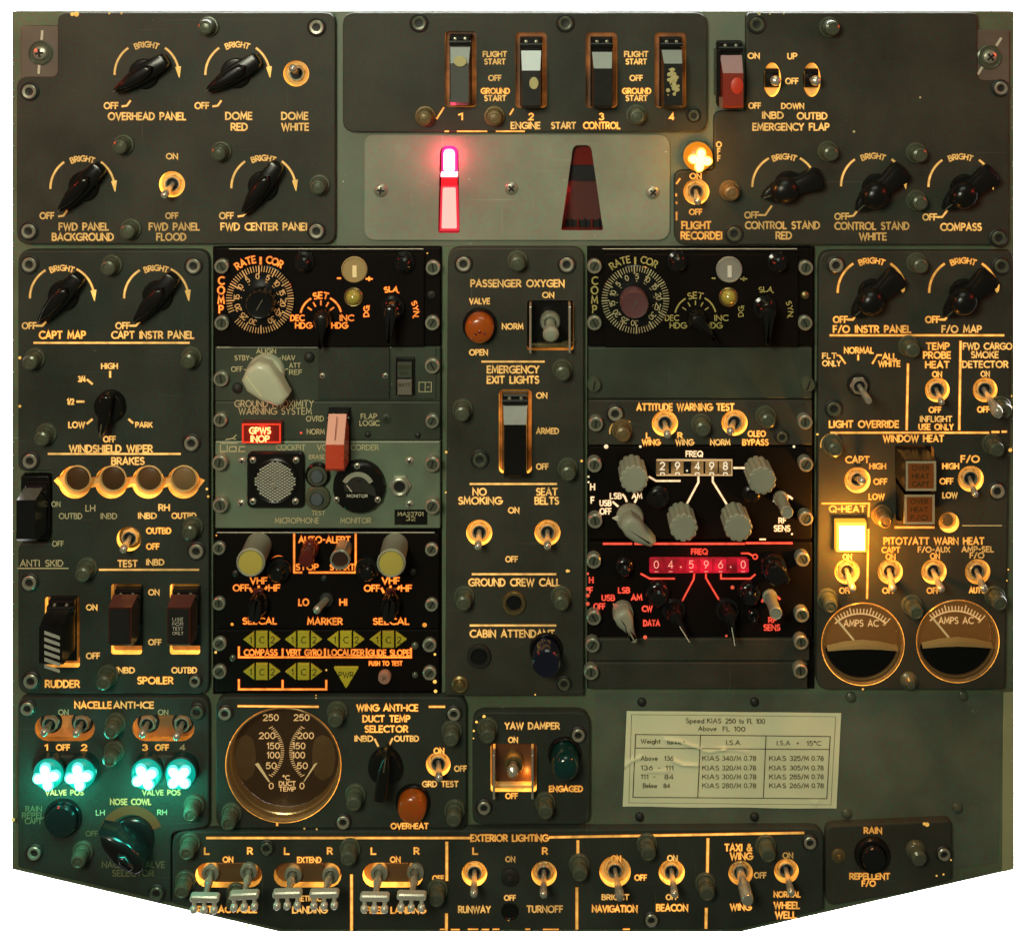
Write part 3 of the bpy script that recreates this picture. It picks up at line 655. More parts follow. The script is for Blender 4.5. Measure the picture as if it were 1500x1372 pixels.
# ================================================================ engine start control panel
m = Mod('engine_start_panel', 'grey engine start control panel with four guarded black switches in lit slots, top centre', 'switch panel',
        roundpoly([(502, 19), (1036, 19), (1036, 194), (502, 194)], 18), PAN, wall=WALLD)
es = [(675, 102), (778, 106), (881, 106), (982, 106)]
GFACE = mat('guard_top_sheen_grey', (0.30, 0.34, 0.30), 0.3, mottle=.08, coat=.2)  # paler sloping top: the light it reflects is put into its colour
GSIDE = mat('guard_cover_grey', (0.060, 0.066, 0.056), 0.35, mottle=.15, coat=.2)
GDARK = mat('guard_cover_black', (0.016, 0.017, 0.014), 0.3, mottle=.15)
GBR = mat('guard_top_sheen_pale', (0.62, 0.72, 0.72), 0.3, mottle=.05)  # brightest reflection on a guard top, painted as a pale colour
def guardhole(m, x0, y0, x1, y1, r=6, mt=None):
    m.holes.append(rrect(x0, y0, x1, y1, r)); cx, cy = (x0 + x1) / 2, (y0 + y1) / 2; hw, hh = (x1 - x0) / 2 - .3, (y1 - y0) / 2 - .3
    m.put('recess_floor', B().prism(rrect(-hw, -hh, hw, hh, r), -13.5, -10).mesh('recess_floor', mt or RING2), cx, cy, 0)
CHIP = mat('chipped_cream_paint', (0.50, 0.46, 0.20), 0.6, mottle=.2)
for i, (x, y) in enumerate(es):
    guardhole(m, x - 23, y - 58 + (i == 0) * 2, x + 23, y + 52 + (i == 0) * 3, 6, RING3)
    a, g, c = guard(m, x - 16, y - 52, x + 16, y + 50, [GSIDE, GDARK, GDARK, GDARK][i], [GFACE, GBR, GFACE, GFACE][i], h=30 + 4 * (i > 0), hinge=((17, 40), (19, 46), (21, 43), (18, 36))[i])
    if i == 0: m.put('paint_chip', B().lathe([(8, 0), (7.5, .6)], 14, sx=1.15).mesh('paint_chip', CHIP), x + 1, y - 15, 32.5, g)
    if i == 1: m.put('paint_chip', B().lathe([(9, 0), (8.5, .6)], 14, sx=.75).mesh('paint_chip', CHIP), x + 4, y + 12, 35.4, g)
    if i == 3:
        b = B()
        for k in range(46):
            py = random.uniform(-24, 14); px = random.gauss(-1, 4.2) ; q_ = random.uniform(1.2, 3.4)
            b.lathe([(q_, .02 + k * .006), (q_ * .8, .3 + k * .006)], 7, c=(max(-12, min(12, px)), py), sx=random.uniform(.6, 1.5), a0=random.uniform(0, 1))
        m.put('chipped_paint', b.mesh('chipped_paint', CHIP), x + 0, y + 6, 35.2, g)
for x0 in (725, 932):
    m.t('FLIGHT', x0 - 17, x0 + 17, 79.5, 7.2); m.t('START', x0 - 15, x0 + 15, 90.5, 7.2); m.t('OFF', x0 - 9, x0 + 9, 114.5, 7.4); m.t('GROUND', x0 - 20, x0 + 21, 133.5, 7.4, 'O'); m.t('START', x0 - 15, x0 + 16, 144, 7.4)
for s_, x in (('1', 675), ('2', 778), ('3', 881), ('4', 984)): m.t(s_, x - 3, x + 3, 171, 9, 'O')
m.t('ENGINE', 749, 791, 184, 8.8); m.t('START', 808, 843, 184, 8.6); m.t('CONTROL', 855, 908, 184, 9, 'O')
m.l([[(652, 192.5), (657, 192.5)], [(670, 192.5), (713, 192.5)], [(727, 192.5), (768, 192.5)], [(640, 174), (650, 158)], [(747, 168), (752, 160)]], 1.6, 'O', name='lit_edge_line')  # light along the panel edge drawn as glowing lines
for x, y, tn in ((622, 172, 1), (724, 172, 1), (933, 170, 0)): cap(m, x, y, tan=bool(tn))
sock(m, 614, 34, False); sock(m, 828, 34, False); sock(m, 1016, 169, False, r=11)
m.finish()

# ================================================================ light plate with two slots
def slot2(w0, w1, y0, y1, cx, r=11):
    return roundpoly([(cx - w0, y0), (cx + w0, y0), (cx + w1, y1), (cx - w1, y1)], [8, 8, 3, 3])
m = Mod('slotted_plate', 'pale grey flush plate with a glowing red slot and a wedge shaped slot', 'cover plate',
        roundpoly([(533, 197), (982, 197), (982, 353), (533, 353)], [16, 18, 20, 18]), LIT, wall=DRG, z0=-20)
m.outline = [back(x, y, -7) for x, y in m.outline]
s1 = roundpoly([(644, 215), (671, 215), (673, 343), (641, 343)], [12, 12, 4, 4]); s2 = slot2(13, 31, 214, 339, 853)
h1, h2 = list(s1), list(s2); m.holes += [h1, h2]
frame_hole(rrect(637, 208, 677, 348, 4)); frame_hole(rrect(818, 206, 890, 346, 4))
PINK = emit('red_lamp_glow', (1, .50, .62), 5.0); PINK2 = emit('red_lit_plastic', (1, .50, .42), 1.15); RBAR = mat('red_band', (.5, .01, .015), .4, emis=(1, .0, .02), estr=.45)
slot = m.put('lamp_well', B().prism(rrect(-18, -68, 18, 68, 3), -26, -20).mesh('lamp_well', DRG), 657, 278, 0)
m.put('red_lamp', B().prism(roundpoly([(-8.5, 10), (8.5, 10), (8.5, -22), (-8.5, -22)], [8, 8, 2, 2]), -20, -6, 3, steps=3).mesh('red_lamp', PINK), 657, 231, 0, slot)
m.put('lamp_glow_rim', B().prism(roundpoly([(-11.5, 13), (11.5, 13), (11.5, -24), (-11.5, -24)], [10, 10, 2, 2]), -20, -8, 3, steps=3).mesh('lamp_glow_rim', emit('magenta_glow_lit', (1, .03, .28), 1.5)), 657, 231, 0, slot)  # outer shell added for the magenta glow around the lamp
m.put('lamp_collar', B().box(-12, -2.5, -18, 12, 2.5, -3, 1).mesh('lamp_collar', PINK), 657, 259, 0, slot)
m.put('red_band', B().box(-12, -8, -19, 12, 8, -9).mesh('red_band', RBAR), 657, 270, 0, slot)
m.put('lit_bar', B().prism(roundpoly([(-9.5, 32), (9.5, 32), (11.2, -28), (-11.2, -28)], 2), -19, -6, 1).mesh('lit_bar', PINK2), 657, 310, 0, slot)
m.put('bar_rim', B().prism(roundpoly([(-12.5, 34), (12.5, 34), (14.6, -32), (-14.6, -32)], 2), -19, -8, 1).mesh('bar_rim', emit('red_rim_lit', (1, .04, .07), .8)), 657, 310, 0, slot)
well = m.put('slot_well', B().box(-38, -68, -40, 38, 68, -36).mesh('slot_well', DRG), 853, 277, 0)
PALE = mat('pale_inner_plate', (0.12, 0.04, 0.035), 0.5)
b = B(); b.add([(-34, -58, -32), (34, -58, -32), (34, 10, -16), (-34, 10, -16)], [(0, 1, 2, 3)]); m.put('inner_plate', b.mesh('inner_plate', PALE), 853, 277, 0, well)
m.put('dark_band', B().box(-34, -12, -16, 34, 12, -14).mesh('dark_band', DRK), 853, 257, 0, well)
m.put('red_block', B().box(-34, -20, -16, 34, 20, -12).mesh('red_block', DRG), 853, 225, 0, well)
for k in range(6): m.put('rib', B().box(-1.0, -6, -32, 1.0, 6, -26).mesh('rib', DRK if k % 2 else DRG), 827 + k * 10.4, 334, 0, well)
m.put('end_strip', B().box(-34, -7, -34, 34, 5, -31).mesh('end_strip', DRK), 853, 335, 0, well)
point('slot_red_fill', 826, 290, -16, .03, (1, .03, .02), 5)  # light added inside the wedge slot to redden it
point('red_lamp_light', 657, 232, 14, .045, (1, .05, .12), 8)
for x, y in ((557, 280), (749, 277), (957, 283)): xscrew(m, x, y, 10, 'cross_screw', h=4)
p = m.finish('plate')
m.ob.location.y += 7 * S

# ================================================================ flap / flight recorder / control stand lights panel, top right
m = Mod('flap_and_dimmer_panel', 'large grey panel with emergency flap and flight recorder switches and compass dimmer, top right', 'switch panel',
        roundpoly([(1093, 19), (1432, 19), (1432, 118), (1478, 118), (1478, 359), (988, 359), (988, 250), (1046, 250), (1046, 163), (1093, 163)],
                  [8, 8, 12, 10, 14, 18, 14, 3, 14, 3]), PAN, group='panels of rotary dimmers')
m.t('ON', 1096, 1112, 82, 7.6); m.t('UP', 1154, 1167, 82.5, 8); m.t('OFF', 1151, 1169, 119, 7.8); m.t('OFF', 1097, 1114, 155, 7.8)
m.t('DOWN', 1145, 1177, 155.5, 7.4); m.t('INBD', 1117, 1147, 169, 9); m.t('OUTBD', 1168, 1211, 170, 9); m.t('EMERGENCY FLAP', 1103, 1214, 186, 9.6)
for x in (1131, 1189):
    m.holes.append([(p[0], p[1]) for p in [(x + 13 * math.sin(a) * 1.0, 117 + (25 if abs(math.cos(a)) > .55 else 25) * math.cos(a) * 1.0) for a in [2 * PI * k / 28 for k in range(28)]]])
    b = B().lathe([(13.4, -13), (12.9, -9.5)], 26, sx=1).mesh('washer', RING)
    b = B().prism([(12.6 * math.cos(2 * PI * k / 26), 24.6 * math.sin(2 * PI * k / 26)) for k in range(26)], -13.5, -9).mesh('recess_floor', RING)
    m.put('recess_floor', b, x, 117, 0)
    a = m.put('lever_lock_switch', B().box(-12, -14, -10, 12, 14, -3, 1).box(-10, -12, -3, 10, 11, 4, 1).mesh('lever_lock_switch', BLKP), x - 1, 115, 0)
    m.put('lever', B().lathe([(4.2, 0), (4.2, 14), (6.6, 17), (7.6, 24), (6, 29), (3, 31), (.1, 31.4)], 18).mesh('lever', CHR), x, 117, -2, a, q=Vector((.03, .04, 1)).to_track_quat('Z', 'Y'))
m.tvert('OFF', 1053, 222, 10.2, 7.6)
m.t('ON', 1011, 1027, 258, 7.6, 'O'); m.t('OFF', 1010, 1028, 310.5, 7.6, 'O'); m.t('FLIGHT', 999, 1041, 330, 10, 'O'); m.t('RECORDEI', 998, 1057, 345, 10, 'O')
toggle(m, 1020, 281, 1022, 296, 32, 'lit', 19)
dimmer(m, 1149, 273, 1155, 272, 20, 'dome', off=(1101, 315), tick=[(1112, 315), (1121, 315), (1130, 302)], arcs=((180, 120), (60, 26)), arrow=False)
dimmer(m, 1279, 272, 1284, 276, 42, 'dome', off=(1233, 317), tick=[(1243, 317), (1250, 316), (1257, 307)])
dimmer(m, 1407, 273, 1413, 277, 37, 'dome', off=(1362, 318), tick=[(1373, 318), (1380, 318), (1387, 309)])
m.t('CONTROL STAND', 1092, 1200, 330, 9.8); m.t('RED', 1137, 1159, 345, 9.8); m.t('CONTROL STAND', 1223, 1331, 331, 9.8); m.t('WHITE', 1259, 1298, 346.5, 9.8); m.t('COMPASS', 1378, 1437, 332.5, 9.8)
for x, y in ((1218, 41), (1216, 224), (1346, 226), (1346, 296)): cap(m, x, y)
cap(m, 1071, 282, tan=True)
for x, y in ((1108, 36), (1075, 342), (1462, 348)): sock(m, x, y, False)
sock(m, 1465, 129, True, r=13)
m.l([[(996, 262), (991, 269)], [(990.5, 284), (990.5, 287)], [(991, 311), (991, 322)], [(991, 296), (991, 298)]], 1.8, 'O', name='lit_edge_line')
leak(m, [(1112, 20.5, 2.5), (1128, 20.5, 1.6), (1148, 20.5, 1.4), (1251, 193, 2.0), (1348, 143, 1.6)], 'D')
m.finish()

# guarded red switch and lit lamp on the frame
m = Mod('guarded_switch', 'black and red guarded switch with scratched glossy cover standing between the two top panels', 'guarded switch', rrect(1048, 58, 1090, 158, 3), BLKP, z0=-13)
m.outline = rrect(1050, 60, 1087, 156, 5)
GSCR = mat('scratched_red_cover', (0.26, 0.035, 0.02), 0.22, mottle=.3, coat=.5, stain=.3)
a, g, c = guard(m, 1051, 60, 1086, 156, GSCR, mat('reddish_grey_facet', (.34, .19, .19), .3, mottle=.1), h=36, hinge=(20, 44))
m.put('side_cheek', B().box(-4, -34, -8, 2, 34, 22, 1).mesh('side_cheek', BLKP), 1051, 106, 0, a)
m.put('red_patch', B().lathe([(12, 0), (11, .5)], 20, sx=.75).mesh('red_patch', mat('bright_red_patch', (.60, .05, .02), .4)), 1074, 122, 37.3, g)
m.finish('mount'); m.ob.location.y += 4 * S
m = Mod('warning_lamp', 'brightly lit amber lamp with cross shaped glow, right of the pale slotted plate', 'lamp', circ(1022, 228, 23, 6), FRM, z0=-13)
AMG = emit('amber_lamp_lit', (1, .30, .01), .8); AMW = emit('amber_cross_lit', (1, .66, .22), 3.4)
a = m.put('lens', B().lathe([(21, 0), (21, 8), (19, 15), (14, 20), (.1, 22)], 36).mesh('lens', AMG), 1022, 229, -2)
lamp_lobes(m, 1023, 231, 16.5, -8, AMW, 19, a, halo=emit('amber_glow_lit', (1, .55, .07), 1.6))
m.finish('collar')
point('amber_lamp_light', 1024, 230, 42, .055, (1, .40, .06), 12)

# ================================================================ left column panel: wipers, brakes, anti-skid, rudder, spoiler
m = Mod('wiper_and_brake_panel', 'tall grey left hand panel with windshield wiper knob, four brake lamps and spoiler switches', 'switch panel',
        roundpoly([(26, 367), (306, 367), (306, 1016), (26, 1016), (26, 796), (76, 796), (76, 690), (26, 690)], [18, 18, 16, 18, 10, 3, 3, 12]), PAN2, style='W')
for ax, kx, ang, ofx in ((91, 94, 50, 43), (229, 232, 50, 180)):
    dimmer(m, ax, 436, kx, 432, ang, 'bar', off=(ofx, 477), tick=[(ofx + 11, 477), (ofx + 19, 477), (ofx + 24, 472)], arcs=((180, 122), (62, 6)))
m.t('CAPT MAP', 58, 125, 490.5, 10, 'O'); m.t('CAPT INSTR PANEL', 164, 284, 490.5, 9.6); m.l([[(50, 502), (277, 502)]], 2.4)
m.t('HIGH', 149, 172, 536, 7.6); m.t('3/4', 115, 125, 555, 7.4); m.t('1/2', 99, 108, 588, 7.4); m.t('LOW', 101, 124, 622, 8); m.t('OFF', 152, 169, 643, 7.8); m.t('PARK', 199, 223, 622, 7)
m.l([[(161.5, 544), (161.5, 552)], [(128, 556), (135, 562)], [(113, 588), (123, 588)], [(128, 620), (135, 614)], [(189, 614), (194.5, 619)]], 2.6)
def barknob(m, x, y, ang, L=1.0, mt=None, name='selector_knob', h=34):
    def b_():
        b = B().lathe([(22 * L, 0), (22 * L, 10), (20.5 * L, 13), (18 * L, 14)], 28)
        b.prism([(-38 * L, 0), (-28 * L, -5), (-14 * L, -8), (12 * L, -9), (24 * L, -8), (26 * L, 0), (24 * L, 8), (12 * L, 9), (-14 * L, 8), (-28 * L, 5)], 12, h, 5, steps=3)
        return b.box(-35 * L, -.9, h - .4, -16 * L, .9, h + .5, 0, 1)
    return m.shared(('bk', L, h, mt and mt.name), b_, [mt or BLKP, WHT2], name, x, y, 0, rot=ang)
barknob(m, 163, 592, 82)
m.t('WINDSHIELD WIPER', 102, 223, 657, 9.8); m.l([[(71, 664.5), (264, 664.5)]], 2.4); m.t('BRAKES', 164, 211, 675, 9.6)
for x in (107, 162, 219, 270):
    pass
# scalloped recess holding the four brake lamps
lx = [110, 163, 217, 269]; ly = 706; rr = 24
out = []
def scal():
    top = [(79, 704), (84, 699)]; bot = []
    for i, x in enumerate(lx):
        top += [(x + rr * math.cos(R(a)), ly - rr * math.sin(R(a))) for a in range(160, 15, -12)]
    top += [(300, 703)]
    for x in reversed(lx):
        bot += [(x + rr * math.cos(R(a)), ly - rr * math.sin(R(a))) for a in range(-20, -165, -12)]
    return top + bot
m.holes.append(scal())
br = m.put('lit_recess', B().prism([(x - 190, 706 - y) for x, y in inset(ccw(scal()), .4)], -13.5, -10).mesh('lit_recess', BRZ), 190, 706, 0)
for i, x in enumerate(lx):
    bx, by = back(x + 3 - i * 1.0, 702, 2)
    LN = MATS.get('lens_%d' % i) or mat(['dark_amber_lens', 'dim_amber_lens', 'amber_brown_lens', 'lit_brown_lens'][i], [(.085, .042, .014), (.080, .038, .012), (.12, .06, .02), (.24, .15, .06)][i], .3, coat=.5, mottle=.1)
    a = m.put('brake_lamp', B().lathe([(21, -12), (21, -5), (20, 0), (18.5, 1.5), (17.5, .5), (17, -3)], 34).mesh('brake_lamp', BRZ), bx, by, 0)
    m.put('lens', B().lathe([(17.2, -3), (16, 0), (10, 2.2), (.1, 3)], 30).mesh('lens', LN), bx, by, 0, a)
m.t('ON', 76, 88, 738, 7.2, 'D'); m.t('LH', 126, 139, 744, 8.4, 'D'); m.t('RH', 233, 248, 743, 8.6); m.t('OUTBD', 87, 120, 755.5, 7.6, 'D'); m.t('INBD', 148, 171, 755.5, 7.6, 'D')
m.t('INBD', 203, 229, 755, 7.6); m.t('OUTBD', 252, 287, 755, 7.6); m.t('OUTBD', 215, 250, 777, 7.8, 'O'); m.t('OFF', 215, 233, 800, 7.8, 'O'); m.t('INBD', 215, 240, 823, 7.8)
m.t('OFF', 77, 93, 796, 7.2, 'D'); m.t('TEST', 173, 201, 825, 8.8); m.t('ANTI SKID', 30, 92, 824.5, 8.8, 'D'); m.l([[(26, 832), (100, 832)]], 1.8, 'D'); m.l([[(146, 834), (291, 834)]], 2.4)
toggle(m, 189, 789, 180, 806, 30, 'dull', 18)
for x0, y0, x1, y1 in ((66, 874, 117, 977), (163, 855, 208, 958), (249, 855, 293, 958)): guardhole(m, x0, y0, x1, y1, 4)
STR = mat('pale_stripe_paint', (0.42, 0.46, 0.38), .5)
a, g, c = guard(m, 75, 872, 114, 946, BLKP, BLKG, h=50, hinge=(8, 17), by=966)
for k in range(6):
    yy = 20 - k * 9.5; wv = 11
    pts = [(-wv, yy), (wv, yy - 8), (wv, yy - 12.5), (-wv, yy - 5)]
    m.put('stripe', B().prism(pts, 0, .5).mesh('stripe', STR), 97, 914, 51.2, g)
BRL = mat('guard_label_black', (.015, .015, .013), .4)
for i, (x, y) in enumerate(((190, 904), (274, 904))):
    a, g, c = guard(m, x - 19, y - 47, x + 20, y + 20, BRN, mat('brown_guard_top', (.11, .035, .026), .25, coat=.4), h=42, hinge=(3, 9), low=16, by=y + 40)
    lb = m.put('guard_label', B().box(-14, -25, 0, 14, 25, .6).mesh('guard_label', BRL), x, y - 11, 43, g)
    if i: 
        for k, wtx in enumerate(('USE', 'FOR', 'TEST', 'ONLY')): m.t(wtx, x - 8, x + 7, y - 22 + k * 6.6, 4.2, 'P', wt=.7, z=43.7, parent=g)
m.t('ON', 127, 142, 889, 7.4); m.t('OFF', 127, 146, 960, 8); m.t('ON', 218, 233, 867, 7.6); m.t('OFF', 218, 236, 940, 7.6)
m.t('INBD', 171, 197, 981, 7.6); m.t('OUTBD', 252, 288, 981, 7.6); m.t('RUDDER', 67, 116, 1001, 9.6, 'O'); m.t('SPOILER', 202, 253, 996, 9.2, 'O')
for x, y in ((160, 391), (46, 529), (277, 527), (63, 640), (279, 777), (123, 838), (154, 996)): cap(m, x, y)
for x, y in ((44, 387), (284, 389), (281, 648), (45, 674), (288, 806), (44, 852), (46, 996)): sock(m, x, y)
sock(m, 286, 996, True, r=11)
leak(m, [(29, 524, 2.4), (29, 595, 2.2), (303, 716, 2), (305, 727, 1.8)], 'O')
m.finish()
m = Mod('guarded_switch', 'glossy black guarded switch tilted over the left edge beside the ANTI SKID lettering', 'guarded switch', rrect(30, 697, 72, 790, 3), BLKP, z0=-13)
a, g, c = guard(m, 41, 704, 74, 772, BLKG, mat('black_guard_top_sheen', (.09, .09, .075), .25, coat=.5), h=46, hinge=(1, 7), low=16)  # lit band at the guard's top put in as a paler colour
m.finish('mount')

# ================================================================ compass controllers, lit (left) and unlit (right)
def compass(x0, lab, st, dx, knob_mt, lit, ang0, ringmt):
    m = Mod('compass_controller', lab, 'instrument panel', rrect(x0, 363, x0 + 330, 507, 3), BLK, z0=-14, style=st, group='black compass controllers', wall=BLK)
    o = x0 - 315
    m.put('raised_panel', B().prism(rrect(-142, -70, 142, 66, 3), 0, 5, 1.5).mesh('raised_panel', BLK), 480 + o, 437, 0)
    zt = 5
    def T(*a, **k): return m.t(a[0], a[1] + o, a[2] + o, *a[3:], z=zt, **k)
    m.tarc('RATE', 383 + o, 438, 60, 29, 112, 9.4, z=zt); m.tarc('COR', 383 + o, 438, 60, 23, 70, 9.4, z=zt)
    m.l([[(383 + o, 376), (383 + o, 386)]], 3.0, z=zt)
    m.tvert('COMP', 324 + o, 432, 14, 10.5)
    # graduated dial
    d = m.put('graduated_dial', B().lathe([(50, 5), (50, 8), (48.5, 9.5), (27, 9.5), (22, 12), (.1, 12)], 56).mesh('graduated_dial', BLKG), 383 + o, 436, 0)
    rim, core = STYLE[st]; b = B()
    for k in range(72):
        a = R(90 - k * 5 * 1.0 + 2); l_ = 8 if k % 6 else 11
        if 46 < k < 50 and lit: continue
        b.ribbon([(49 * math.cos(a), 49 * math.sin(a)), ((49 - l_) * math.cos(a), (49 - l_) * math.sin(a))], 1.1 if k % 6 else 1.8, 9.8)
    tickm = backlit('dial_tick_lit', (.4, .3, .12), (1, .38, .10), .22, .60, 16) if lit else mat('dial_tick_unlit', (.50, .46, .24), .6)
    m.put('scale_ticks', b.mesh('scale_ticks', tickm), 383 + o, 436, 0, d, kind='stuff')
    nums = ['30', '25', '20', '15', '10', '5', '0', '5', '10', '15', '20', '25', '30']
    for k, n_ in enumerate(nums):
        a = 90 + ang0 + (6 - k) * 26; b = B()
        b.text(n_, 7.4, None, wt=1.3, rim=False, cx=34 * math.cos(R(a)), cy=34 * math.sin(R(a)), rot=a - 90, gap=1.0)
        m.put('dial_number', b.mesh('dial_number', tickm), 383 + o, 436, 9.7, d)
        if k != 6 and 2 < k < 12:
            b = B(); c_, s_ = math.cos(R(a)) * 25.5, math.sin(R(a)) * 25.5
            b.ribbon([(c_ - 2.5, s_), (c_ + 2.5, s_)], 1.2, 9.8)
            if k > 6: b.ribbon([(c_, s_ - 2.5), (c_, s_ + 2.5)], 1.2, 9.9)
            m.put('sign_mark', b.mesh('sign_mark', tickm), 383 + o, 436, 0, d)
    kx, ky = back(379 + o + dx, 448, 40)
    kn = m.put('dial_knob', B().lathe([(20, 9), (20, 34), (18.5, 37), (17, 36.5), (.1, 35.5)], 34).mesh('dial_knob', [knob_mt]), kx, ky, 0)
    m.put('knob_slot', B().box(-9, -.8, 35.6, 9, .8, 36.2).mesh('knob_slot', WHT2), kx, ky, 0, kn, rot=60)
    # set knob and its scale
    P = lambda a, r: (471 + o + r * math.cos(R(a)), 462 - r * math.sin(R(a)))
    m.l([[P(a, 30) for a in range(168, 115, -8)], [P(a, 30) for a in range(62, 10, -8)]], 2.2, z=zt, name='set_arc')
    m.tarc('SET', 471 + o, 462, 31, 40, 90, 8.6, z=zt)
    m.l([[P(a, 17), P(a, 23)] for a in (145, 118, 90, 62, 35)], 1.6, z=zt)
    T('DEC', 427, 446, 464, 7.8); T('HDG', 434, 457, 475, 7.8); T('INC', 499, 518, 464, 7.8); T('HDG', 487, 509, 475, 7.8)
    def ptr(L):
        def b_(): return B().lathe([(13, 5), (13, 20), (11.5, 23), (.1, 24)], 24).prism([(-L, -1.5), (-L * .5, -5.5), (0, -10), (8, -8), (11, 0), (8, 8), (0, 10), (-L * .5, 5.5), (-L, 1.5)], 20, 32, 4, steps=2)
        return b_
    bx, by = back(471 + o + (4 if not lit else 0), 470, 24)
    m.shared(('ptr', 40), ptr(40), BLKP, 'pointer_knob', bx, by, 0, rot=88 if lit else 133)
    bx, by = back((573 if lit else 577) + o, 456, 30)
    m.put('pointer_knob', B().lathe([(17, 5), (17, 12), (13, 14), (12, 34), (10, 36), (.1, 37)], 26).prism([(-44, -1.5), (-30, -5), (0, -9), (9, -7), (11, 0), (9, 7), (0, 9), (-30, 5), (-44, 1.5)], 34, 48, 4, steps=2).mesh('pointer_knob', BLKG), bx, by, 0, rot=88 if lit else 86)
    m.tarc('SLA.', 574 + o, 456, 34, 38, 88, 7.2, z=zt) if True else None
    m.tarc('DG.', 574 + o, 456, 37, 26, 176, 7.0, z=zt); m.tarc('SYN.', 574 + o, 456, 36, 40, 6, 7.0, z=zt)
    m.l([[(575 + o, 432), (575 + o, 437)]], 4.5, z=zt)
    # annunciator window and lamp
    a = m.put('annunciator_window', B().lathe([(19, 5), (19, 7.5), (17.5, 8.5), (16.5, 7), (.1, 7)], 34).mesh('annunciator_window', ringmt), 520 + o, 393, 0)
    m.put('window_bar', B().box(-3, -9, 7.2, 3, 8, 8).mesh('window_bar', PNT if lit else mat('white_bar', (.75, .75, .66), .5)), 520.5 + o, 395, 0, a)
    m.t('-', 495 + o, 500 + o, 406, 8, z=zt, wt=2); m.t('+', 537 + o, 546 + o, 407, 10, z=zt, wt=2)
    a = m.put('clear_lamp', B().lathe([(14, 5), (14, 8), (12.5, 9.5), (11, 9)], 28).mesh('clear_lamp', BRS), 519 + o, 433, 0)
    m.put('lens', B().lathe([(11, 8), (10, 13), (6, 17), (.1, 18.5)], 24).mesh('lens', mat('pale_yellow_lens', (.42, .36, .06), .15, coat=.8)), 519 + o, 433, 0, a)
    for x, y in ((445, 384), (592, 385)):
        bx, by = back(x + o, y, 10); m.shared(('blkcap',), lambda: B().lathe([(16, 5), (15, 9), (11, 11), (10, 22), (7, 25), (.1, 25.5)], 24), BLKG, 'panel_screw', bx, by, 0)
    for x, y in ((324, 391), (324, 474), (634, 393), (633, 474)): dzus(m, x + o, y)
    if lit: xscrew(m, 632 + o, 432, 6.5, mt=RUB, h=3)
    else: rivet(m, 632 + o, 432, 6, mt=BRS)
    m.l([[(336 + o, 364.5), (620 + o, 364.5)]], 1.3, 'P', name='painted_edge_highlight')  # pale line paints the highlight on the top edge
    leak(m, [(617 + o, 504, 1.8), (626 + o, 371, 1.2)], 'O') if lit else None
    m.finish()
compass(315, 'black compass controller glowing orange, left of the passenger oxygen panel', 'H', 0, BLKG, True, 6, mat('gold_window', (.42, .30, .12), .5))
compass(862, 'unlit black compass controller with yellowish lettering and a reddish dial knob', 'Y', 4, mat('dusty_red_knob', (.13, .055, .060), .3, coat=.3), False, 22, mat('grey_window', (.28, .28, .24), .5))

# ================================================================ inertial navigation mode selector
m = Mod('navigation_mode_panel', 'narrow dark green panel with a big cream mode selector knob pointing to lower right', 'instrument panel', rrect(315, 508, 645, 588, 2), MIDM, style='Y')
m.t('ALIGN', 376, 404, 514, 6.6, 'D', wt=1.2); m.t('STBY', 344, 365, 524, 6.6, 'D', wt=1.2); m.t('NAV', 414, 432, 524, 6.6, 'D', wt=1.2); m.t('OFF', 339, 355, 540.5, 6.8, 'D', wt=1.2)
m.t('ATT', 424, 440, 535, 6.4, 'D', wt=1.2); m.t('REF', 424, 442, 545, 6.6, 'D', wt=1.2)
m.l([[(367, 524), (370, 525), (373, 528)], [(390, 519), (390, 522)], [(407, 527), (411, 524)], [(358, 541), (362, 542)], [(418, 541), (422, 540)]], 1.3, 'D')
m.put('cover_plate', B().box(-52, -38, 0, 52, 38, 3, 1).mesh('cover_plate', PAN2), 519, 546, 0)
m.put('cover_plate', B().box(-33, -38, 0, 33, 38, 2, .8).mesh('cover_plate', MIDM), 606, 546, 0)
for x, y in ((473, 549), (565, 549)): xscrew(m, x, y, 4.2, 'cover_screw', z=3, h=2, mt=STL)
for x, y in ((323, 556), (633, 537)): dzus(m, x, y, r=11)
for x, y in ((348, 568), (453, 523)): rivet(m, x, y, 8, mt=RUB)
bx, by = back(388, 540, 12)
def navk():
    b = B().lathe([(28, 0), (28, 10), (26, 13), (22, 14)], 40)
    b.prism([(46, -7), (40, -14), (18, -22), (-6, -25), (-22, -18), (-27, 0), (-22, 18), (-6, 25), (18, 19), (44, 9)], 12, 40, 9, steps=4)
    return b
k = m.put('mode_selector_knob', navk().mesh('mode_selector_knob', KNC), *back(388, 549, 10), 0, rot=-40)
m.put('index_line', B().ribbon([(-24, -12), (-8, -13), (12, -14)], 1.6, 0).mesh('index_line', mat('knob_line', (.75, .72, .40), .5)), *back(386, 562, 40), 40.4, k, rot=-50)
a = m.put('annunciator_switch', B().box(-13.5, -27, 2, 13.5, 27, 8, 1).mesh('annunciator_switch', BLKP), 594, 549, 0)
for k, (dy, s1_, s2_, mt) in enumerate(((-11, 'READY', 'NAV', MIDM), (14, 'BATT', '', mat('grey_legend', (.16, .15, .12), .4)))):
    w_ = m.put('legend_cap', B().box(-10.5, -11, 8, 10.5, 11, 13, 1).mesh('legend_cap', mt), 594, 549 + dy, 0, a)
    m.t(s1_, 586, 602, 545 + dy, 4.4, 'B', wt=.8, z=13, parent=a)
    if s2_: m.t(s2_, 588, 600, 553 + dy, 4.4, 'B', wt=.8, z=13, parent=a)
m.l([[(614, 559), (632, 559), (632, 573), (614, 573), (614, 559)], [(623, 559), (623, 573)], [(626, 566), (629, 566)]], .9, 'D', z=2, name='printed_mark')
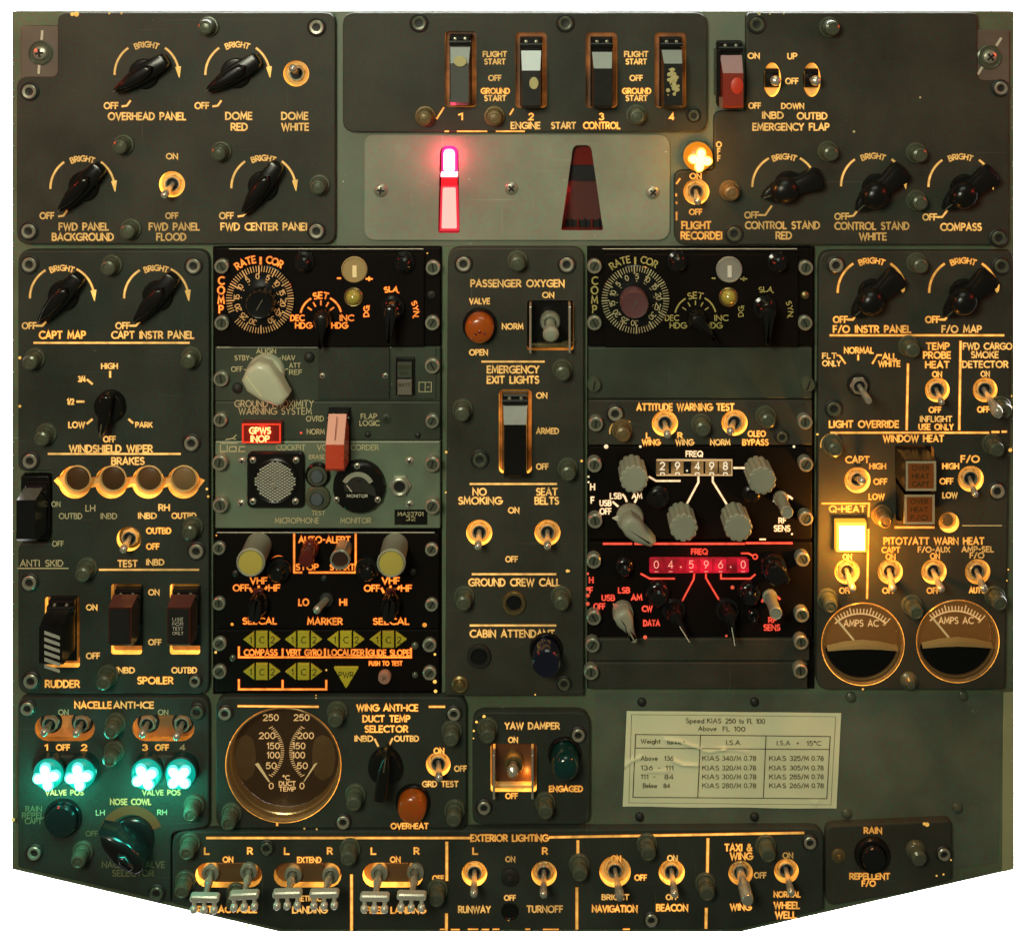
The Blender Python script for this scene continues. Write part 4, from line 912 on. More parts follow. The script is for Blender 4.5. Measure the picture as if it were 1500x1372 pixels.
m.l([[(318, 508.6), (465, 508.6)], [(484, 508.6), (616, 508.6)]], 1.0, 'P', name='painted_edge_highlight')  # highlight of the upper edge drawn in white
m.finish()

# ================================================================ ground proximity warning
m = Mod('ground_proximity_panel', 'dark GROUND PROXIMITY WARNING SYSTEM panel with a lit red legend and red guarded switch', 'instrument panel', rrect(315, 588, 645, 645, 2), MIDM, style='Y')
m.t('GROUND PROXIMITY', 344, 459, 591, 9, 'D', wt=1.4); m.t('WARNING SYSTEM', 350, 456, 602, 9, 'D', wt=1.4)
m.t('OVRD', 449, 474, 613, 7.2, 'D', wt=1.3); m.t('NORM', 450, 475, 632, 7.2, 'D', wt=1.3); m.t('FLAP', 529, 552, 609.5, 7, 'D', wt=1.3); m.t('LOGIC', 527, 555, 619.5, 7, 'D', wt=1.3)
GR = emit('red_legend_face', (.75, .03, .01), .25); GB = emit('red_legend_bezel', (1, .05, .02), .9); GT = emit('red_legend_text', (1, .30, .10), 3.5)
a = m.put('lit_legend', B().box(-29, -14.5, 0, 29, 14.5, 13, 2).mesh('lit_legend', DRG), 386, 629, 0)
m.put('legend_bezel', B().ribbon([(-27, -13), (27, -13), (27, 13), (-27, 13), (-27, -13)], 2.6, 13.6).mesh('legend_bezel', GB), 386, 629, 0, a)
b = B(); b.text('GPWS', 8.5, 30, wt=2.2, rim=False); m.put('legend_lettering', b.mesh('legend_lettering', GT), 384, 625, 13.5, a)
b = B(); b.text('INOP', 8.5, 26, wt=2.0, rim=False); m.put('legend_lettering', b.mesh('legend_lettering', GT), 384, 637, 13.5, a)
point('legend_light', 385, 629, 26, .006, (1, .06, .02), 8)
REDT = mat('red_guard_top_sheen', (0.86, 0.42, 0.30), .35, mottle=.05)  # reflection on the red guard's sloping face painted as a pale colour
a, g, c = guard(m, 482, 596, 514, 672, REDG, REDT, h=46, hinge=(2, 36), base=True, low=14)
m.put('centre_groove', B().box(-.4, -16, 0, .4, 16, .6).mesh('centre_groove', DRG), 498, 613, 36, g, q=Matrix.Rotation(R(-32), 4, 'X').to_quaternion())
for x, y in ((322, 616), (633, 618)): dzus(m, x, y, r=10)
for x, y in ((539, 636), (612, 637)): rivet(m, x, y, 4.5, mt=RUB)
xscrew(m, 566, 613, 7, mt=MIDM, h=2)
leak(m, [(441, 634, 2)], 'R')
m.finish()

# ================================================================ cockpit voice recorder
m = Mod('voice_recorder_panel', 'light green cockpit voice recorder panel with microphone grille and round monitor meter', 'instrument panel', rrect(315, 646, 645, 774, 2), CVRM, style='D')
m.t('COCKPIT', 405, 447, 655, 7.4, 'D', wt=1.2); m.t('VOICE RECORDER', 465, 554, 655, 7.4, 'D', wt=1.2); m.t('ERASE', 453, 476, 669, 5.6, 'D', wt=1.1)
m.t('TEST', 457, 476, 751, 6.2, 'D', wt=1.1); m.t('MICROPHONE', 403, 467, 762, 7.4, 'D', wt=1.2); m.t('MONITOR', 499, 543, 762, 7.4, 'D', wt=1.2)
a = m.put('microphone', B().prism(rrect(-42, -41, 42, 41, 8), 0, 6, 2).lathe([(33, 5), (33, 9), (31, 10), (29.5, 9)], 40).mesh('microphone', BLKP), 405, 701, 0)
b = B(); st_ = 5.1
for j in range(-8, 9):
    for i in range(-9, 10):
        cx_, cy_ = i * 3.5, j * 4.3 + (2.1 if i % 2 else 0)
        if math.hypot(cx_, cy_) < 28.5: b.prism([(cx_ - 1.9, cy_ + .4), (cx_, cy_ - 1.8), (cx_ + 1.9, cy_ + .4), (cx_ + 1.1, cy_ + 1.7), (cx_, cy_ + .3), (cx_ - 1.1, cy_ + 1.7)], 7.5, 9.6)
m.put('mesh_backing', B().lathe([(30.5, 5), (30.5, 7), (.1, 7.2)], 32).mesh('mesh_backing', DRK), 405, 701, 0, a)
m.put('grille_mesh', b.mesh('grille_mesh', mat('pale_grille', (.62, .66, .52), .4, metal=.2, mottle=.05, bump=0)), 405, 701, 0, a, kind='stuff')
m.put('grille_boss', B().lathe([(4.5, 8), (4, 10.5), (.1, 11)], 16).mesh('grille_boss', STL), 403, 707, 0, a)
for x, y in ((372, 671), (435, 671), (372, 731), (434, 731)): xscrew(m, x, y, 5, 'cross_screw', z=6, h=3, mt=CHR)
for x, y in ((355, 675), (354, 737), (600, 675), (600, 738)): xscrew(m, x, y, 6, 'cross_screw', h=3, mt=CHR)
for x, y, mt in ((466, 694, mat('blue_grey_button', (.09, .12, .13), .4)), (466, 727, MATS['blue_grey_button'])):
    a = m.put('push_button', B().lathe([(18, 0), (18, 5), (16, 7), (12.5, 7), (11.5, 4)], 34).mesh('push_button', BLKP if y < 700 else mat('olive_bezel', (.10, .11, .06), .4)), x, y, 0)
    m.put('button_bezel', B().lathe([(14.5, 6.5), (14, 8.5), (11, 9), (10, 7)], 30).mesh('button_bezel', CAPM), x, y, 0, a)
    m.put('button_cap', B().lathe([(9, 4), (9, 10), (8, 11.5), (.1, 12)], 26).mesh('button_cap', mt), x, y, 0, a)
a = m.put('monitor_meter', B().lathe([(38, 0), (38, 8), (36, 11), (33, 12), (.1, 12)], 48).mesh('monitor_meter', BLKP), 527, 710, 0)
b = B(); pts = [(21 * math.cos(R(t_)), 21 * math.sin(R(t_)) - 2) for t_ in range(150, 29, -10)]
b.ribbon(pts, 7, 12.4); m.put('meter_scale', b.mesh('meter_scale', mat('grey_scale', (.36, .36, .27), .5)), 526, 708, 0, a)
m.put('meter_window', B().prism([(-19, -6), (-21, 4)] + [(17.5 * math.cos(R(t_)), 17.5 * math.sin(R(t_)) - 2) for t_ in range(150, 29, -12)] + [(24, 0), (27, -14), (12, -8)], 12, 12.6).mesh('meter_window', mat('meter_back', (.035, .035, .028), .2)), 526, 708, 0, a)
m.put('meter_needle', B().ribbon([(-17, 3), (-10, -6)], 1.6, 13).mesh('meter_needle', WHT), 527, 708, 0, a)
m.put('meter_pivot', B().lathe([(3, 12.6), (2, 14), (.1, 14.2)], 12).mesh('meter_pivot', RUB), 528, 697, 0, a)
m.t('MONITOR', 510, 540, 720.5, 3.8, 'P', wt=.9, z=12, parent=a)
for x, y in ((525, 677), (495, 726), (555, 726)): xscrew(m, x, y, 4.6, 'cross_screw', z=12, h=2.4, mt=CHR)
a = m.put('jack_socket', B().prism(hexr(17), 0, 5, 1).lathe([(13, 5), (13, 8), (11, 9), (8.6, 8), (8, 5)], 28, cap=False).mesh('jack_socket', STL), 586, 710, 0)
m.put('jack_bore', B().lathe([(8, 0), (.1, .1)], 18).mesh('jack_bore', DRK), 586, 710, 5.2, a)
m.put('data_plate', B().box(-24, -11, 0, 24, 11, .8).mesh('data_plate', BLKP), 602, 757, 0)
m.t('MA23701', 583, 620, 752, 5.2, 'D', wt=.9, z=.8); m.t('32', 595, 608, 759, 5.2, 'D', wt=.9, z=.8)
for x, y in ((321, 679), (322, 741), (633, 681), (633, 743)): dzus(m, x, y, r=11, h=14)
# the maker's emblem: three letters with bars and a small arrow
m.l([[(323, 649), (348, 649)], [(323, 652), (323, 661), (333, 661), (333, 652)], [(336, 661), (346, 661), (346, 654), (337, 654), (336, 658), (336, 661)], [(359, 654), (351, 654), (350, 661), (359, 661)]], 1.5, 'D', name='maker_emblem')
m.l([[(331, 643.5), (341, 642)], [(341, 642), (346, 637)], [(343, 643), (345, 643)]], 1.6, 'D', name='maker_emblem')
m.l([[(317, 647), (643, 647)]], .9, 'P', name='painted_edge_highlight')  # upper edge highlight painted as a thin pale line
m.finish()

# ================================================================ auto alert / marker panel
m = Mod('auto_alert_panel', 'black panel with AUTO-ALERT box, two tall yellow faced buttons and MARKER toggle glowing red orange', 'instrument panel', rrect(315, 781, 643, 921, 3), BLK, style='H', wall=BLK)
m.t('AUTO-ALERT', 438, 513, 790, 8.6); m.l([[(431, 782), (431, 838)], [(431, 838), (442, 838)], [(453, 838), (521, 838)], [(521, 838), (521, 782)]], 2.4)
m.t('STOP', 434, 466, 830, 8); m.t('START', 484, 519, 830, 8)
m.t('VHF', 367, 391, 850, 8.6); m.t('OFF', 342, 364, 860.5, 8.6); m.t('HF', 394, 410, 860.5, 8.6); m.t('VHF', 560, 585, 850, 8.6); m.t('OFF', 534, 556, 861, 8.6); m.t('HF', 588, 603, 861, 8.6)
m.l([[(366, 861), (369, 866)], [(379, 858), (379, 860)], [(389, 862), (391, 859)]], 3); m.l([[(559, 861), (562, 867)], [(572, 858), (572, 860)], [(583, 862), (585, 859)]], 3)
m.t('LO', 438, 452, 881.5, 9); m.t('HI', 498, 508, 881.5, 9); m.t('MARKER', 451, 501, 909.5, 8.8); m.t('SELCAL', 356, 405, 909, 8.4); m.t('SELCAL', 547, 599, 909.5, 8.4)
for fx, fy, k in ((367, 824, 0), (573, 825, 1)):
    x, y = back(fx, fy, 50)
    a = m.put('tall_push_button', B().lathe([(19, 0), (19, 44), (20.5, 46), (20.5, 49), (18.5, 51), (17, 49)], 36).mesh('tall_push_button', KNG), x, y, 0)
    m.put('button_face', B().lathe([(17.2, 47), (17, 50), (.1, 50.6)], 32).mesh('button_face', KYE), x, y, 0, a)
x, y = back(448, 821, 40); a = m.put('push_button', B().lathe([(12.5, 0), (12.5, 12), (12, 14)], 28).mesh('push_button', DRG), x, y, 0)
m.put('red_cap', B().lathe([(11, 12), (11.5, 36), (9.5, 40), (.1, 41)], 28).mesh('red_cap', REDL), x, y, 0, a)
x, y = back(498, 820, 36); a = m.put('push_button', B().lathe([(12, 0), (12, 26), (14.5, 31), (14.5, 35), (13.5, 36), (11.8, 36), (11.4, 30)], 30).mesh('push_button', STL), x, y, 0)
m.put('button_cap', B().lathe([(11.6, 30), (11, 33), (.1, 33.4)], 24).mesh('button_cap', mat('dark_brown_cap', (.045, .02, .012), .4)), x, y, 0, a)
for x, y in ((409, 832), (539, 831)):
    m.shared(('blkcap2',), lambda: B().lathe([(18, 0), (18, 6), (16, 9), (12, 10), (11, 18), (8, 21), (.1, 21.5)], 26), BLKG, 'black_button', x, y, 0)
m.l([[(398 + 14 * math.cos(R(t_)) + 10, 834 - 20 * math.sin(R(t_))) for t_ in range(130, 40, -12)]], 1.6, 'H', name='lit_gap')
for fx, fy, r_ in ((376, 899, 80), (571, 899, 84)):
    x, y = back(fx, fy - 8, 20)
    kk = m.put('pointer_knob', B().lathe([(15, 0), (15, 14), (13, 17), (.1, 18)], 26).prism([(-24, -1.5), (-10, -9), (6, -10), (13, -8), (14, 0), (13, 8), (6, 10), (-10, 9), (-24, 1.5)], 15, 34, 5, steps=2).mesh('pointer_knob', BLKG), x, y, 0, rot=r_ + 180)
    m.put('red_pointer_insert', B().box(-6, -4, 0, 8, 4, 4, 1.5).mesh('red_pointer_insert', REDL), x, y - 22, 13, kk)
tx, ty = 463, 894
a = m.put('toggle_switch', B().lathe([(10, 0), (10, 5), (8, 6)], 20).mesh('toggle_switch', RUB), 479, 876, 0)
X, Y = back(tx, ty, 36); d = Vector((X - 479, 876 - Y, 34)); m.put('lever', B().lathe([(5, 0), (5.2, d.length * .6), (5.6, d.length * .95), (3.4, d.length * 1.02), (.1, d.length * 1.04)], 18).mesh('lever', STL), 479, 876, 2, a, q=d.to_track_quat('Z', 'Y'))
for x, y in ((320, 804), (320, 885), (632, 806), (632, 887)): dzus(m, x, y, r=9.5, h=6)
rivet(m, 345, 839, 5, mt=RUB); rivet(m, 605, 837, 5, mt=RUB); rivet(m, 475, 846, 4.5, mt=RUB)
leak(m, [(340, 914, 2.4), (622, 915, 3.4), (317, 768 + 16, 1.3)], 'H')
m.l([[(318, 779.5), (636, 779.5)]], 1.4, 'P', name='painted_edge_highlight')  # painted highlight along the upper edge
m.finish()

# ================================================================ comparator annunciators
m = Mod('comparator_panel', 'black comparator panel with rows of yellow 1 C 2 arrow annunciators and a PWR triangle', 'annunciator panel', rrect(315, 922, 643, 1013, 3), BLK, style='H', wall=BLK)
def trio(x, y):
    """1 C 2 group: two arrow heads and a square"""
    for poly, ch, cx_, tx in (([(-27, 0), (-11, 12), (-11, -12)], '1', -18, -16), ([(-8.5, 12), (8.5, 12), (8.5, -12), (-8.5, -12)], 'C', 0, 0), ([(11, 12), (27, 0), (11, -12)], '2', 18, 16)):
        a = m.shared(('seg', ch), lambda: B().prism(poly, 0, 3, .6), YEL, 'annunciator_segment', x, y, 0)
        m.shared(('segt', ch), lambda: B().text(ch, 8.6, None, wt=1.2, rim=False), INK2, 'lettering', x + tx, y, 3.1, a)
for x in (384, 445, 507, 569): trio(x, 935)
for x in (384, 445): trio(x, 982)
m.l([[(350, 947), (350, 962), (602, 962), (602, 949)], [(414, 950), (414, 962)], [(476, 950), (476, 962)], [(537, 950), (537, 962)]], 2.4)
m.t('COMPASS', 358, 406, 955, 8); m.t('VERT GYRO', 420, 471, 955, 8); m.t('LOCALIZER', 481, 533, 955, 8); m.t('GLIDE SLOPE', 540, 600, 955.5, 8); m.t('PUSH TO TEST', 541, 589, 971, 6)
m.l([[(350, 995), (350, 1009), (478, 1009), (478, 996)], [(414, 996), (414, 1009)]], 2.4)
a = m.put('power_annunciator', B().prism(roundpoly([(-19, 15), (19, 15), (0, -17)], 3), 0, 3, .6).mesh('power_annunciator', YEL), 507.5, 990, 0); m.t('PWR', 497, 518, 986, 8, 'B', wt=1.2, z=3.1, parent=a)
a = m.put('test_button', B().lathe([(9.5, 0), (9.5, 6), (8, 8), (.1, 8.4)], 22).mesh('test_button', mat('pinkish_button', (.42, .22, .15), .5)), 564, 989, 0); m.t('P', 562, 566, 989, 6, 'B', wt=1, z=8.2, parent=a)
for x, y in ((321, 944), (321, 985), (629, 946), (629, 987)): dzus(m, x, y, r=10, h=6, ang=45)
rivet(m, 341, 963, 5, mt=CAPM); rivet(m, 608, 945, 5.5, mt=CAPM); rivet(m, 608, 988, 4.5, mt=CAPM)
leak(m, [(316, 955, 2), (637, 958, 2), (637, 998, 3), (638, 1012, 2.6), (478, 981, 1.6), (463, 1018, 1)], 'O')
m.finish()

# ================================================================ centre panel: passenger oxygen ... cabin attendant
m = Mod('oxygen_and_signs_panel', 'tall grey centre panel with amber oxygen valve lamp, exit light guard and NO SMOKING toggles', 'switch panel',
        roundpoly([(656, 363), (855, 363), (855, 1019), (652, 1019)], [20, 16, 3, 3]), PAN, style='W')
m.t('PASSENGER OXYGEN', 690, 826, 415, 9.6); m.t('ON', 795, 811, 432, 7.6); m.t('VALVE', 688, 717, 441, 7.6); m.t('NORM', 736, 766, 478, 7.6); m.t('OPEN', 688, 714, 516, 7.6)
m.l([[(706, 529.5), (797, 529.5)]], 2.2); m.t('EMERGENCY', 714, 789, 541, 9.8); m.t('EXIT LIGHTS', 714, 789, 556, 9.8); m.t('ON', 786, 801, 579, 7.6); m.t('ARMED', 786, 818, 631, 7.6); m.t('OFF', 786, 803, 683, 7.6)
m.l([[(689, 708.5), (815, 708.5)]], 2.4); m.t('NO', 693, 712, 720, 9.6); m.t('SMOKING', 672, 734, 733, 9.6); m.t('SEAT', 786, 816, 720, 9.6); m.t('BELTS', 784, 818, 733, 9.6); m.t('ON', 745, 760, 747, 7.6); m.t('OFF', 741, 758, 818.5, 7.6)
m.l([[(692, 840.5), (814, 840.5)]], 2.4); m.t('GROUND CREW CALL', 687, 820, 852.5, 9.8); m.l([[(689, 915.5), (814, 915.5)]], 2.4); m.t('CABIN ATTENDANT', 689, 812, 927.5, 9.8)
lens(m, 703, 476, 21, 26, AMB, label='amber push lamp with a small X of dots')
m.put('lens_dots', B().lathe([(2, 0), (1.4, .5)], 8, c=(-6, 3)).lathe([(2, 0), (1.4, .5)], 8, c=(7, 4)).lathe([(2.4, 0), (1.4, .5)], 8, c=(0, 6)).mesh('lens_dots', DRG), 704, 484, 26.5)
# toggle in a wire-guarded square well
def guardwell(m, x0, y0, x1, y1, tx, ty, glow):
    (m.holes if glow else m.dim).append(rrect(x0, y0, x1, y1, 4)); cx, cy = (x0 + x1) / 2, (y0 + y1) / 2; hw, hh = (x1 - x0) / 2 - .4, (y1 - y0) / 2 - .4
    a = m.put('switch_well', B().prism(rrect(-hw, -hh, hw, hh, 4), -13.5, -10).mesh('switch_well', mat('brown_well_floor', (.10, .045, .02), .4) if glow else BLKP), cx, cy, 0)
    for k, xx in ((0, x0 + 5), (1, x1 - 6)): m.put('side_guard', B().box(-1.6, -hh + 2, -10, 1.6, hh - 3, 20, 1).mesh('side_guard', CHR), xx, cy, 0, a)
    m.put('bottom_lip', B().box(-hw + 3, -3, -10, hw - 3, 3, -3, 1).mesh('bottom_lip', BRZ if glow else RDUL), cx, y1 - 5, 0, a)
    m.put('lever_boss', B().lathe([(15, -10), (15, -2), (13, 1), (9, 1), (7.5, -4), (.1, -4)], 26).mesh('lever_boss', STL if not glow else BRS), cx, cy - 4, 0, a)
    X, Y = back(tx, ty, 40); d = Vector((X - cx, cy - 4 - Y, 44)); L = d.length
    r_ = 1.0 if not glow else .72
    m.put('lever', B().lathe([(7 * r_, 0), (7.5 * r_, L * .35), (9 * r_, L * .6), (11.5 * r_, L * .82), (11.5 * r_, L * .95), (8 * r_, L * 1.05), (.1, L * 1.09)], 24).mesh('lever', CHR if glow else KNG), cx, cy - 4, -4, a, q=d.to_track_quat('Z', 'Y'))
    return a
a = guardwell(m, 772, 440, 840, 513, 807, 491, False)
m.put('safety_wire', B().ribbon([(0, 0), (12, 3), (20, 2), (24, 8), (22, 10)], 1.2, 14).ribbon([(3, 1), (10, 5), (19, 5)], 1, 14.5).mesh('safety_wire', BRS), 817, 500, 0, a)
guardhole(m, 731, 570, 779, 693, 7)
a, g, c = guard(m, 736, 572, 774, 688, BLKP, GFACE, h=30, hinge=(16, 38), low=10)
m.holes.pop(); m.holes.append(rrect(731, 570, 779, 693, 7))
toggle(m, 702, 780, 700, 802, 34, 'lit'); toggle(m, 802, 780, 802, 802, 34, 'lit')
for x, y in ((753, 882), (702, 960)):
    a = m.put('push_button', B().lathe([(17.5, 0), (17.5, 3), (16, 5), (12.5, 5), (11.5, 1)], 32).mesh('push_button', BRS if y < 900 else RUB), x, y, 0)
    m.put('button_cap', B().lathe([(11.5, 0), (10, 3), (.1, 3.6)], 26).mesh('button_cap', BLKG), x, y, 0, a)
a = lens(m, 800, 950, 20, 38, BLUL, dome=False, label='black capped lamp with a dark blue sheen')
for x, y in ((758, 385), (824, 545), (677, 604), (832, 691), (679, 880), (822, 880)): cap(m, x, y)
for x, y, l_ in ((679, 386, 1), (830, 387, 1), (703, 672, 0)): sock(m, x, y, bool(l_))
sock(m, 826, 1000, False, r=12); a = m.put('panel_screw', B().lathe([(12.5, 0), (12.5, 3), (10, 5), (7, 4), (6, 7), (.1, 9)], 24).mesh('panel_screw', BRS), 674, 1001, 0)
leak(m, [(653.6, 662, 2), (852, 675, 2), (831, 836, 2.4), (833, 836, 2), (653, 721, 1.3), (784, 1017, 1.2)], 'O')
m.finish()

# ================================================================ blank plate and attitude warning test
m = Mod('blank_plate', 'plain dark green blanking plate under the unlit compass controller', 'cover plate', rrect(862, 509, 1190, 584, 2), MIDM, wall=BLK)
m.put('quarter_turn_fastener', B().lathe([(10.5, 0), (10, 7), (9, 10), (.1, 10.5)], 22).box(-7, -1, 10, 7, 1, 11, 0, 1).mesh('quarter_turn_fastener', [CAPM, DRK]), 870, 561, 0, rot=80)
m.put('quarter_turn_fastener', B().lathe([(10.5, 0), (10, 7), (9, 10), (.1, 10.5)], 22).box(-7, -1, 10, 7, 1, 11, 0, 1).mesh('quarter_turn_fastener', [CAPM, DRK]), 1182, 561, 0, rot=70)
m.finish()
m = Mod('attitude_warning_panel', 'narrow grey panel lettered ATTITUDE WARNING TEST with two toggles in orange lit rings', 'switch panel', rrect(862, 586, 1190, 652, 2), PAN, style='O')
m.t('ATTITUDE WARNING TEST', 933, 1075, 596, 9.2); m.t('L', 947, 952, 637.5, 7.4); m.t('WING', 941, 966, 647.5, 7.6); m.t('R', 993, 999, 637.5, 7.4); m.t('WING', 990, 1015, 647.5, 7.6, 'W'); m.t('NORM', 1041, 1069, 647.5, 7.6, 'W'); m.t('OLEO', 1096, 1121, 635, 7.6); m.t('BYPASS', 1088, 1125, 647.5, 7.8)
toggle(m, 974, 620, 978, 638, 34, 'lit'); toggle(m, 1076, 619, 1069, 634, 34, 'lit')
for x, y, t_ in ((912, 634, 1), (1029, 626, 0), (1124, 614, 0)): cap(m, x, y, bool(t_))
m.l([[(912 + 19 * math.cos(R(t_)), 632 - 17 * math.sin(R(t_))) for t_ in range(190, 40, -15)]], 1.3, 'W', name='lit_gap')
sock(m, 901, 605); sock(m, 1145, 639, False, r=11)
for x, y in ((873, 622), (1180, 619)): dzus(m, x, y, h=12)
leak(m, [(1197, 636, 1.6)], 'O')
m.finish()

# ================================================================ HF radio control 1
def counter_digit(b, ch, x, y, h, wt, z): b.text(ch, h, None, wt=wt, rim=False, cx=x, cy=y, z=z)
m = Mod('radio_control_panel', 'black HF radio panel with four grey fluted knobs and cream frequency window', 'radio panel', rrect(862, 654, 1190, 790, 3), BLK, style='C', group='radio control panels', wall=BLK)
m.t('FREQ', 1005, 1029, 664.5, 7.6); m.tvert('HF', 868, 722.5, 19.5, 8.8)
m.t('LSB', 894, 910, 726, 7.6); m.t('AM', 926, 940, 726, 7); m.t('USB', 879, 895, 736.5, 7.6); m.t('OFF', 879, 895, 748.5, 8); m.t('RF', 1141, 1151, 762, 7); m.t('SENS', 1134, 1157, 773.5, 7.8)
m.l([[(912, 724), (915, 727), (918, 734)], [(932, 731), (930, 735)], [(898, 735), (905, 741)]], 2.6)
m.l([[(951, 698), (961, 704), (996, 704)], [(1075, 685), (1097, 685)], [(1023, 698), (1023, 706), (1001, 747)], [(1044, 698), (1044, 705), (1070, 747)]], 2.4)
m.l([[(1148 + 15 * math.cos(R(t_)), 737 - 12 * math.sin(R(t_)) ) for t_ in range(165, 25, -10)]], 2.6)
FC = emit('counter_backlight_cream', (1, .62, .24), .42); FD = emit('counter_digit_cream', (1, .85, .58), .95); FCB = emit('counter_bezel_cream', (1, .62, .26), .62)
cy0 = 684
a = m.put('frequency_window', B().prism(rrect(-57, -13, 57, 13, 4), 0, 1.5, .5).mesh('frequency_window', BLKG), 1017, cy0, 0)
m.put('window_bezel', B().ribbon([(x - 0, y) for x, y in [(-54, -10.5), (54, -10.5), (54, 11), (-54, 11), (-54, -10.5)]], 3, 2.0).mesh('window_bezel', FCB), 1017, cy0, 0, a)
WH = backlit('counter_wheel_brown', (.10, .06, .02), (1, .55, .18), .05, .30, 60)
for k, (x, ch, nx_) in enumerate(((970, '2', '3'), (992, '9', '0'), (1021, '4', '5'), (1042, '9', '0'), (1062, '8', '9'))):
    wl = m.put('counter_wheel', B().box(-9, -10, 1.5, 9, 10, 3.2, 1).mesh('counter_wheel', WH), x, cy0, 0, a)
    b = B(); b.text(ch, 10.5, None, wt=1.7, rim=False, cy=3.2); b.ribbon([(-3, -9.5), (-2.2, -6.8), (2.2, -6.8), (3, -9.5)], 1.5, .3)
    m.put('digit', b.mesh('digit', FD), x, cy0, 3.3, a)
m.put('decimal_mark', B().lathe([(1.5, 0), (1, .6)], 8).mesh('decimal_mark', FD), 1006, 688, 3, a)
for x, y in ((929, 703), (1117, 705), (1002, 774), (1082, 774)): fluted(m, x, y, 46)
def hfptr():
    b = B().lathe([(20, 0), (20, 8), (18, 11), (14, 12)], 30)
    return b.prism([(42, -4), (20, -15), (4, -17), (-10, -13), (-15, 0), (-10, 12), (4, 14), (18, 10), (30, 9), (42, 7)], 10, 34, 9, steps=4)
a = m.put('mode_selector_knob', hfptr().mesh('mode_selector_knob', KNG), *back(924, 765, 18), 0, rot=-42)
m.put('index_tab', B().prism([(-16, 0), (-9, 5), (0, 4), (0, -4), (-9, -3)], 0, 3, 1).mesh('index_tab', WHT), 912, 757, 8, a, rot=-10)
def smallrod():
    return B().lathe([(11, 0), (11, 3), (8.6, 4), (8.6, 42), (9.2, 44), (8, 46), (6.8, 45), (.1, 45)], 24)
m.put('small_knob', smallrod().mesh('small_knob', KNG), *back(1153, 751, 46), 0)
for x, y, r_ in ((964, 727, 17), (1100, 722, 14)): m.put('black_button', B().lathe([(r_, 0), (r_, 4), (r_ - 3, 7), (r_ - 6, 8), (r_ - 7, 14), (.1, 16)], 26).mesh('black_button', BLKP), x, y, 0)
for x, y in ((871, 682), (1181, 681), (872, 764), (1181, 760)): dzus(m, x, y, h=13)
leak(m, [(888, 654, 3.4), (938, 654, 2), (862, 698, 1.6), (862, 706, 1.6), (1163, 654, 2), (1160, 782, 1.6)], 'C'); m.l([[(1113, 789.5), (1121, 789.5)]], 1.8, 'C', name='lit_edge_line')
m.finish()

# ================================================================ HF radio control 2
m = Mod('radio_control_panel', 'black HF radio panel glowing red with red frequency window and thin pointer knobs', 'radio panel', rrect(862, 794, 1190, 933, 3), BLK, style='R', group='radio control panels', wall=BLK)
m.l([[(884, 796), (925, 796)], [(930, 796), (1090, 796)], [(1093, 795), (1160, 795)]], 2.6, 'R', name='lit_panel_edge')
m.t('FREQ', 1013, 1036, 807.5, 7.4); m.tvert('HF', 866, 856.5, 15, 8.2); m.t('LSB', 906, 922, 864, 7.6); m.t('USB', 882, 900, 875, 7.6); m.t('AM', 925, 940, 874.5, 7.6); m.t('OFF', 870, 886, 887.5, 7.6); m.t('CW', 941, 955, 891, 7.6); m.t('DATA', 943, 966, 912, 7.8); m.t('RF', 1126, 1137, 907.5, 7); m.t('SENS', 1119, 1142, 918.5, 7.8)
m.l([[(939, 840), (952, 847), (988, 847)], [(1017, 840), (1016, 848), (997, 884)], [(1034, 840), (1034, 846), (1058, 886)], [(1056, 840), (1056, 847), (1099, 847), (1106, 841)], [(1086, 810), (1096, 810), (1102, 813)]], 1.9)
m.l([[(1106 + 3.4 * math.cos(R(t_)), 815 - 3.4 * math.sin(R(t_))) for t_ in range(0, 361, 30)]], 1.2)
m.l([[(1130 + 14 * math.cos(R(t_)), 883 - 12 * math.sin(R(t_))) for t_ in range(170, 20, -10)]], 2.4)
RB = backlit('red_counter_backlight', (.1, .0, .0), (1, .01, .04), .15, .42, 60); RB2 = backlit('red_counter_wheel', (.1, .0, .0), (1, .012, .05), .25, .70, 40); RD = emit('red_counter_digit', (1, .36, .25), 1.1)
a = m.put('frequency_window', B().prism(rrect(-72, -11.5, 72, 11.5, 3), 0, 2, .6).mesh('frequency_window', RB), 1023, 827, 0)
for x, ch in ((961, '0'), (982, '4'), (1012, '5'), (1034, '9'), (1055, '6'), (1088, '0')):
    m.put('counter_wheel', B().box(-8.5, -9.5, 2, 8.5, 9.5, 3.4, 1).mesh('counter_wheel', RB2), x, 827, 0, a)
    b = B(); b.text(ch, 10.5, None, wt=1.3, rim=False, cy=2.4); b.ribbon([(-2.5, -8), (2.5, -8)], .9, .3); m.put('digit', b.mesh('digit', RD), x, 827, 3.5, a)
for x in (997, 1070): m.put('decimal_mark', B().lathe([(1.3, 0), (1, .6)], 8).mesh('decimal_mark', RD), x, 829, 2.4, a)
point('counter_light', 1023, 830, 24, .012, (1, .02, .04), 14)
for x, y, r_ in ((914, 826, 14), (963, 866, 18), (1096, 866, 17), (1102, 897, 10)): m.put('black_button', B().lathe([(r_, 0), (r_, 6), (r_ - 3, 10), (r_ - 5, 11), (r_ - 6, 20), (r_ - 9, 23), (.1, 23.5)], 26).mesh('black_button', BLKG), x, y, 0)
bx, by = back(1135, 836, 20)
m.put('concentric_knob', B().lathe([(19, 0), (19, 14), (18, 16), (15, 16), (15, 32), (13.5, 34), (.1, 34.5)], 30).prism([(-15, -4), (15, -18), (19, -10), (15, 8)], 15, 30, 2).mesh('concentric_knob', BLKG), bx, by, 0, rot=8)
bx, by = back(914, 908, 26)
